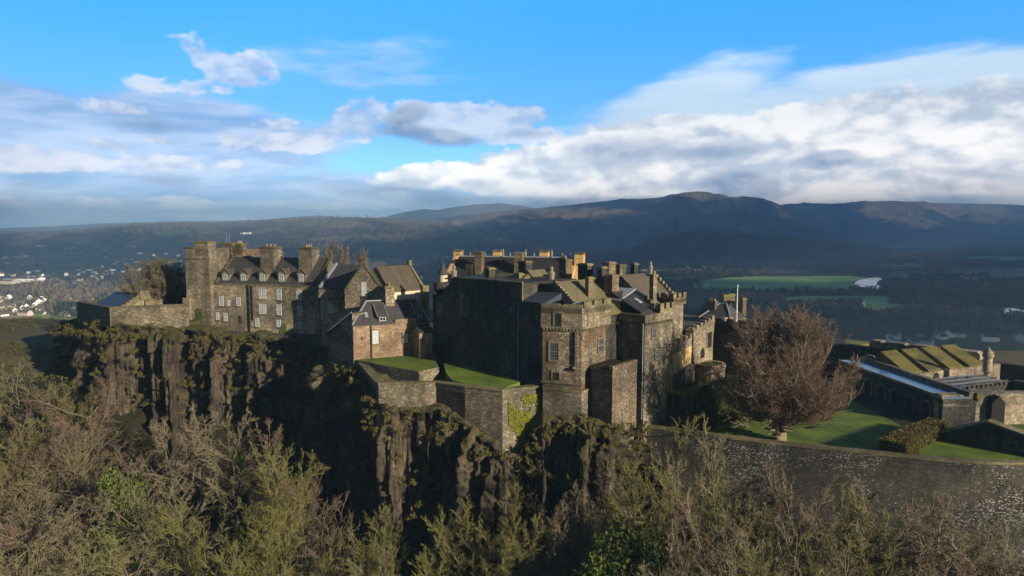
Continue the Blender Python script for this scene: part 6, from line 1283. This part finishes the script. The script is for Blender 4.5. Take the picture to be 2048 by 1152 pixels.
# domed tree by the stone tower and its dark neighbour
x, y, z = PT(312, 612, 127)
single_tree('domed_tree', 'dark round-headed bare tree behind the left wall', 'tree', (x, y, 83.6), 10.8,
    [L(len=.17, rad=.26, seg=3, wig=.04, trop=.0, taper=.8), L(26, 52, 2.6, 8, .06, .03, .5, .34, dome=(6.9, 4.9, 6.5), open=.9, lo=.85), L(16, 38, .34, 5, .12, .03, .3, .42, rmin=.02, short=.1), L(12, 36, .42, 4, .15, .02, .15, .5, rmin=.02), L(9, 36, .5, 2, .18, .02, .1, .8, rmin=.02)], 2, 12, ('bark_dark', 'twig'), (1.0, 1.0, 1), 2, (6.6, 6.6, 4.5))
x, y, z = PT(352, 612, 129); V_, F_ = leafblob(12000, 2.9, 2.6, 3.4, .14, 9, .4, 1.7, 14); T = thing('holly_bush', 'dark evergreen bush between the domed tree and the stone tower', 'bush', (x, y, 83.8)); np_mesh('foliage', V_ + np.array([x, y, 83.8]), F_, 'leaf_dark', T, smooth=False)
for px, top, w_, nm in ((650, 478, .8, 'left'), (688, 487, .9, 'middle'), (722, 489, .7, 'right')):
    x, y, z = PT(px, 530, 150); single_tree('bare_tree', {'left': 'tall pinkish bare tree just behind the slate ridge, leftmost of three', 'middle': 'pinkish bare tree behind the ridge, middle of three', 'right': 'pinkish bare tree behind the ridge, rightmost of three'}[nm], 'tree', (x, y, 80), HZ(top, 150) - 80, [dict(l_, rmin=.026) for l_ in KINDS['tall']['lv']], 3, 50 + px, ('bark', 'twig_pale'), (w_, w_, 1))
# ------------------------------------------------------------------ shrubs, ivy, hedges
def leaves(name, label, cat, loc, r, n, size, mat, seed=1, kind=None, lumps=10, parent=None):
    V_, F_ = leafblob(n, r[0], r[1], r[2], size, seed, .45, 0, lumps); V_ = V_ + np.array(loc)
    o = np_mesh(name, V_, F_, mat, smooth=False); tag(o, label, cat, kind=kind); return o
def hedge(label, fr, a0, a1, b0, b1, z0, z1, n, mat, size=.1):
    rs = np.random.RandomState(int(a1 * 10) % 99); P_ = np.stack([rs.uniform(a0, a1, n), rs.uniform(b0, b1, n), rs.uniform(z0, z1, n)], -1)
    f = rs.randint(0, 5, n); P_[f == 0, 2] = z1; P_[f == 1, 1] = b0; P_[f == 2, 1] = b1; P_[f == 3, 0] = a0; P_[f == 4, 0] = a1; P_ += rs.normal(0, .07, P_.shape)
    Wp = np.array([fr.P(*q) for q in P_]); a = unit(rs.normal(size=(n, 3))); b = unit(np.cross(a, rs.normal(size=(n, 3)))); s = size * rs.uniform(.6, 1.3, (n, 1))
    V_ = np.stack([Wp - a * s, Wp - b * s * .6, Wp + a * s, Wp + b * s * .6], 1).reshape(-1, 3)
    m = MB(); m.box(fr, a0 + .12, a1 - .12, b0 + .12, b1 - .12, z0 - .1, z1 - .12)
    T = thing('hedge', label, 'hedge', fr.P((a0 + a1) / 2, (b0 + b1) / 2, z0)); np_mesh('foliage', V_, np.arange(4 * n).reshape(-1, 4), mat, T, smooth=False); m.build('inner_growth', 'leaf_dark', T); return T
hp0, hp1 = G(1800, 913, 73.7), G(1898, 872, 73.7); hh = Fr(hp0, hp1)
hedge('long clipped brown-green yew hedge running back from the rampart', hh, 1.8, hh.len, 0, 2.4, 73.7, 75.5, 9000, 'leaf_hedge', .09)
hedge('square clipped yew block at the near end of the long hedge', hh, -1.2, 1.5, -1.4, 1.8, 73.7, 75.6, 5000, 'leaf_hedge', .09)
gf_ = Fr(gl, gc); ge = Fr(gc, grr)
hedge('ochre hedge along the outer edge of the garden terrace', ge, .2, ge.len - .5, -.5, .4, 74.5, 78.5, 9000, 'leaf_ochre', .1)
k = 0
for a, b, la, lb, nm in ((2.5, 4.2, 2.6, .35, 'box hedge nearest the tower'), (5.6, 4.4, 2.2, .35, 'box hedge in the middle of the garden'), (8.6, 4.2, 2.4, .4, 'box hedge by the round bastion'), (4.0, 2.4, 4.2, .35, 'long low box hedge on the garden lawn'), (9.5, 2.0, 3.0, .35, 'far low box hedge on the garden lawn'), (3.2, 5.4, .4, 1.2, 'short cross hedge near the tower'), (7.2, 5.0, .4, 1.4, 'short cross hedge mid garden')):
    hedge(nm + ', clipped and bright green', ge, a, a + la, b, b + lb, 78.05, 78.5, 900, 'leaf_box', .07)
rs = np.random.RandomState(4)
for i, (px, py) in enumerate(((1392, 862), (1412, 850), (1430, 838), (1446, 824), (1462, 808), (1476, 795), (1440, 858), (1462, 842))):
    x, y = G(px, py, 73.8); V_, F_ = leafblob(1600, 1.3, 1.3, .9, .09, i, .5, .5, 8)
    T = tag(np_mesh('shrub', V_ + np.array([x, y, 73.8]), F_, 'leaf_rust' if i % 3 else 'leaf_ochre', smooth=False), '%s shrub in the border below the garden terrace, %s from the near end' % ('rusty red' if i % 3 else 'ochre green', ORD[i]), 'shrub', 'border shrubs below the garden')
# moss on the bastion face, ivy on the cliff-top range
def wallgrowth(name, label, fr, a0, a1, z0, z1, n, mat, size=.12, shape=None, b=-.1, parent=None):
    rs = np.random.RandomState(n % 97); a = rs.uniform(a0, a1, n); z = rs.uniform(z0, z1, n); u_, v_ = (a - a0) / (a1 - a0), (z - z0) / (z1 - z0)
    k = shape(u_, v_) + fbm(a * .9, z * .9, 4, seed=3) * .5 > 0; a, z = a[k], z[k]; m_ = len(a)
    Wp = np.array([fr.P(p, b + rs.normal(0, .05), q) for p, q in zip(a, z)]); d1 = unit(rs.normal(size=(m_, 3)) * np.array([1, 1, 1.2])); d2 = unit(np.cross(d1, np.array([-fr.e2[0], -fr.e2[1], .4]) + rs.normal(size=(m_, 3)) * .4)); s = size * rs.uniform(.5, 1.3, (m_, 1))
    V_ = np.stack([Wp - d1 * s, Wp - d2 * s * .6, Wp + d1 * s, Wp + d2 * s * .6], 1).reshape(-1, 3)
    return tag(np_mesh(name, V_, np.arange(4 * m_).reshape(-1, 4), mat, smooth=False), label, 'ivy')
mfz = Fr(BP[5][:2], BP[6][:2]); wallgrowth('moss_growth', 'bright yellow-green moss sheet on the sunlit bastion face', mfz, .8, mfz.len + .1, 72, 79.3, 9000, 'leaf_moss', .12, lambda u, v: np.minimum(np.minimum(u * 1.2 + (v - .6) * 1.0 + .25 - np.maximum(v - .75, 0) * 1.5, 1.0 - v), v * 3) - .12)
a = A(400, 655, -1.0); wallgrowth('ivy', 'yellow-green ivy climbing the foot of the tall square tower', kf, A(386, 660, -1), A(414, 660, -1), 81.5, 86.0, 2500, 'leaf_box', .12, lambda u, v: .75 - 2 * np.abs(u - .5) - v * .5, -1.05)
wallgrowth('ivy', 'small ivy patch on the range wall beside its lowest windows', kf, A(558, 650, -.5), A(577, 650, -.5), 81.6, 84.0, 1100, 'leaf_box', .1, lambda u, v: .8 - 2 * np.abs(u - .5) - v * .4, -.55)
# scrub and tufts on the crag's edge and ledges: too many to count
rs = np.random.RandomState(77); cc = []
for i in range(420):
    s_ = rs.uniform(0, Lc); x = np.interp(s_, cs, cp_[:, 0]); y = np.interp(s_, cs, cp_[:, 1]); z = np.interp(s_, cs, cp_[:, 2]); dpt = abs(rs.normal(0, 1)) * 1.2 if rs.rand() < .55 else rs.uniform(0, 14)
    cc.append((x + rs.normal(0, .5), y - .2 - rs.rand() * 1.4 - dpt * .05 + (1.5 if dpt < .8 else 0), z + .1 - dpt))
Vs, Fs, o_ = [], [], 0
for i, c in enumerate(cc):
    V_, F_ = leafblob(170, rs.uniform(.5, 1.1), rs.uniform(.4, .8), rs.uniform(.4, .9), .10, i, .6, 0, 4); Vs.append(V_ + np.array(c)); Fs.append(F_ + o_); o_ += len(V_)
tag(np_mesh('scrub', np.concatenate(Vs), np.concatenate(Fs), 'leaf_ochre', smooth=False), 'grassy scrub and ivy tufts along the crag edge and ledges', kind='stuff')
# ivy and bramble floor among the trees
Vs, Fs, o_ = [], [], 0
for i in range(900):
    x = rs.uniform(-75, 62); y = rs.uniform(56, 100); 
    if vnoise(np.array(x / 9.), np.array(y / 9.), 8) < .5: continue
    z = float(znear(np.array([x]), np.array([y]))[0]); V_, F_ = leafblob(90, 1.3, 1.3, .8, .14, i, .6, .3, 4); Vs.append(V_ + np.array([x, y, z])); Fs.append(F_ + o_); o_ += len(V_)
tag(np_mesh('undergrowth', np.concatenate(Vs), np.concatenate(Fs), 'leaf_ivy', smooth=False), 'ivy and bramble undergrowth between the tree trunks', kind='stuff')

Vs, Fs, o_ = [], [], 0
for i in range(1500):
    x = rs.uniform(-135, -58); y = rs.uniform(98, 165)
    if vnoise(np.array(x / 7.), np.array(y / 5.), 2) < .42: continue
    z = float(znear(np.array([x]), np.array([y]))[0]); q = rs.uniform(.5, 1.5); V_, F_ = leafblob(70, 1.1 * q, 1.1 * q, .5 * q, .13, i, .6, .15, 4); Vs.append(V_ + np.array([x, y, z])); Fs.append(F_ + o_); o_ += len(V_)
tag(np_mesh('rough_grass', np.concatenate(Vs), np.concatenate(Fs), 'leaf_ochre', smooth=False), 'rough grass and gorse tufts on the bank at far left', kind='stuff')
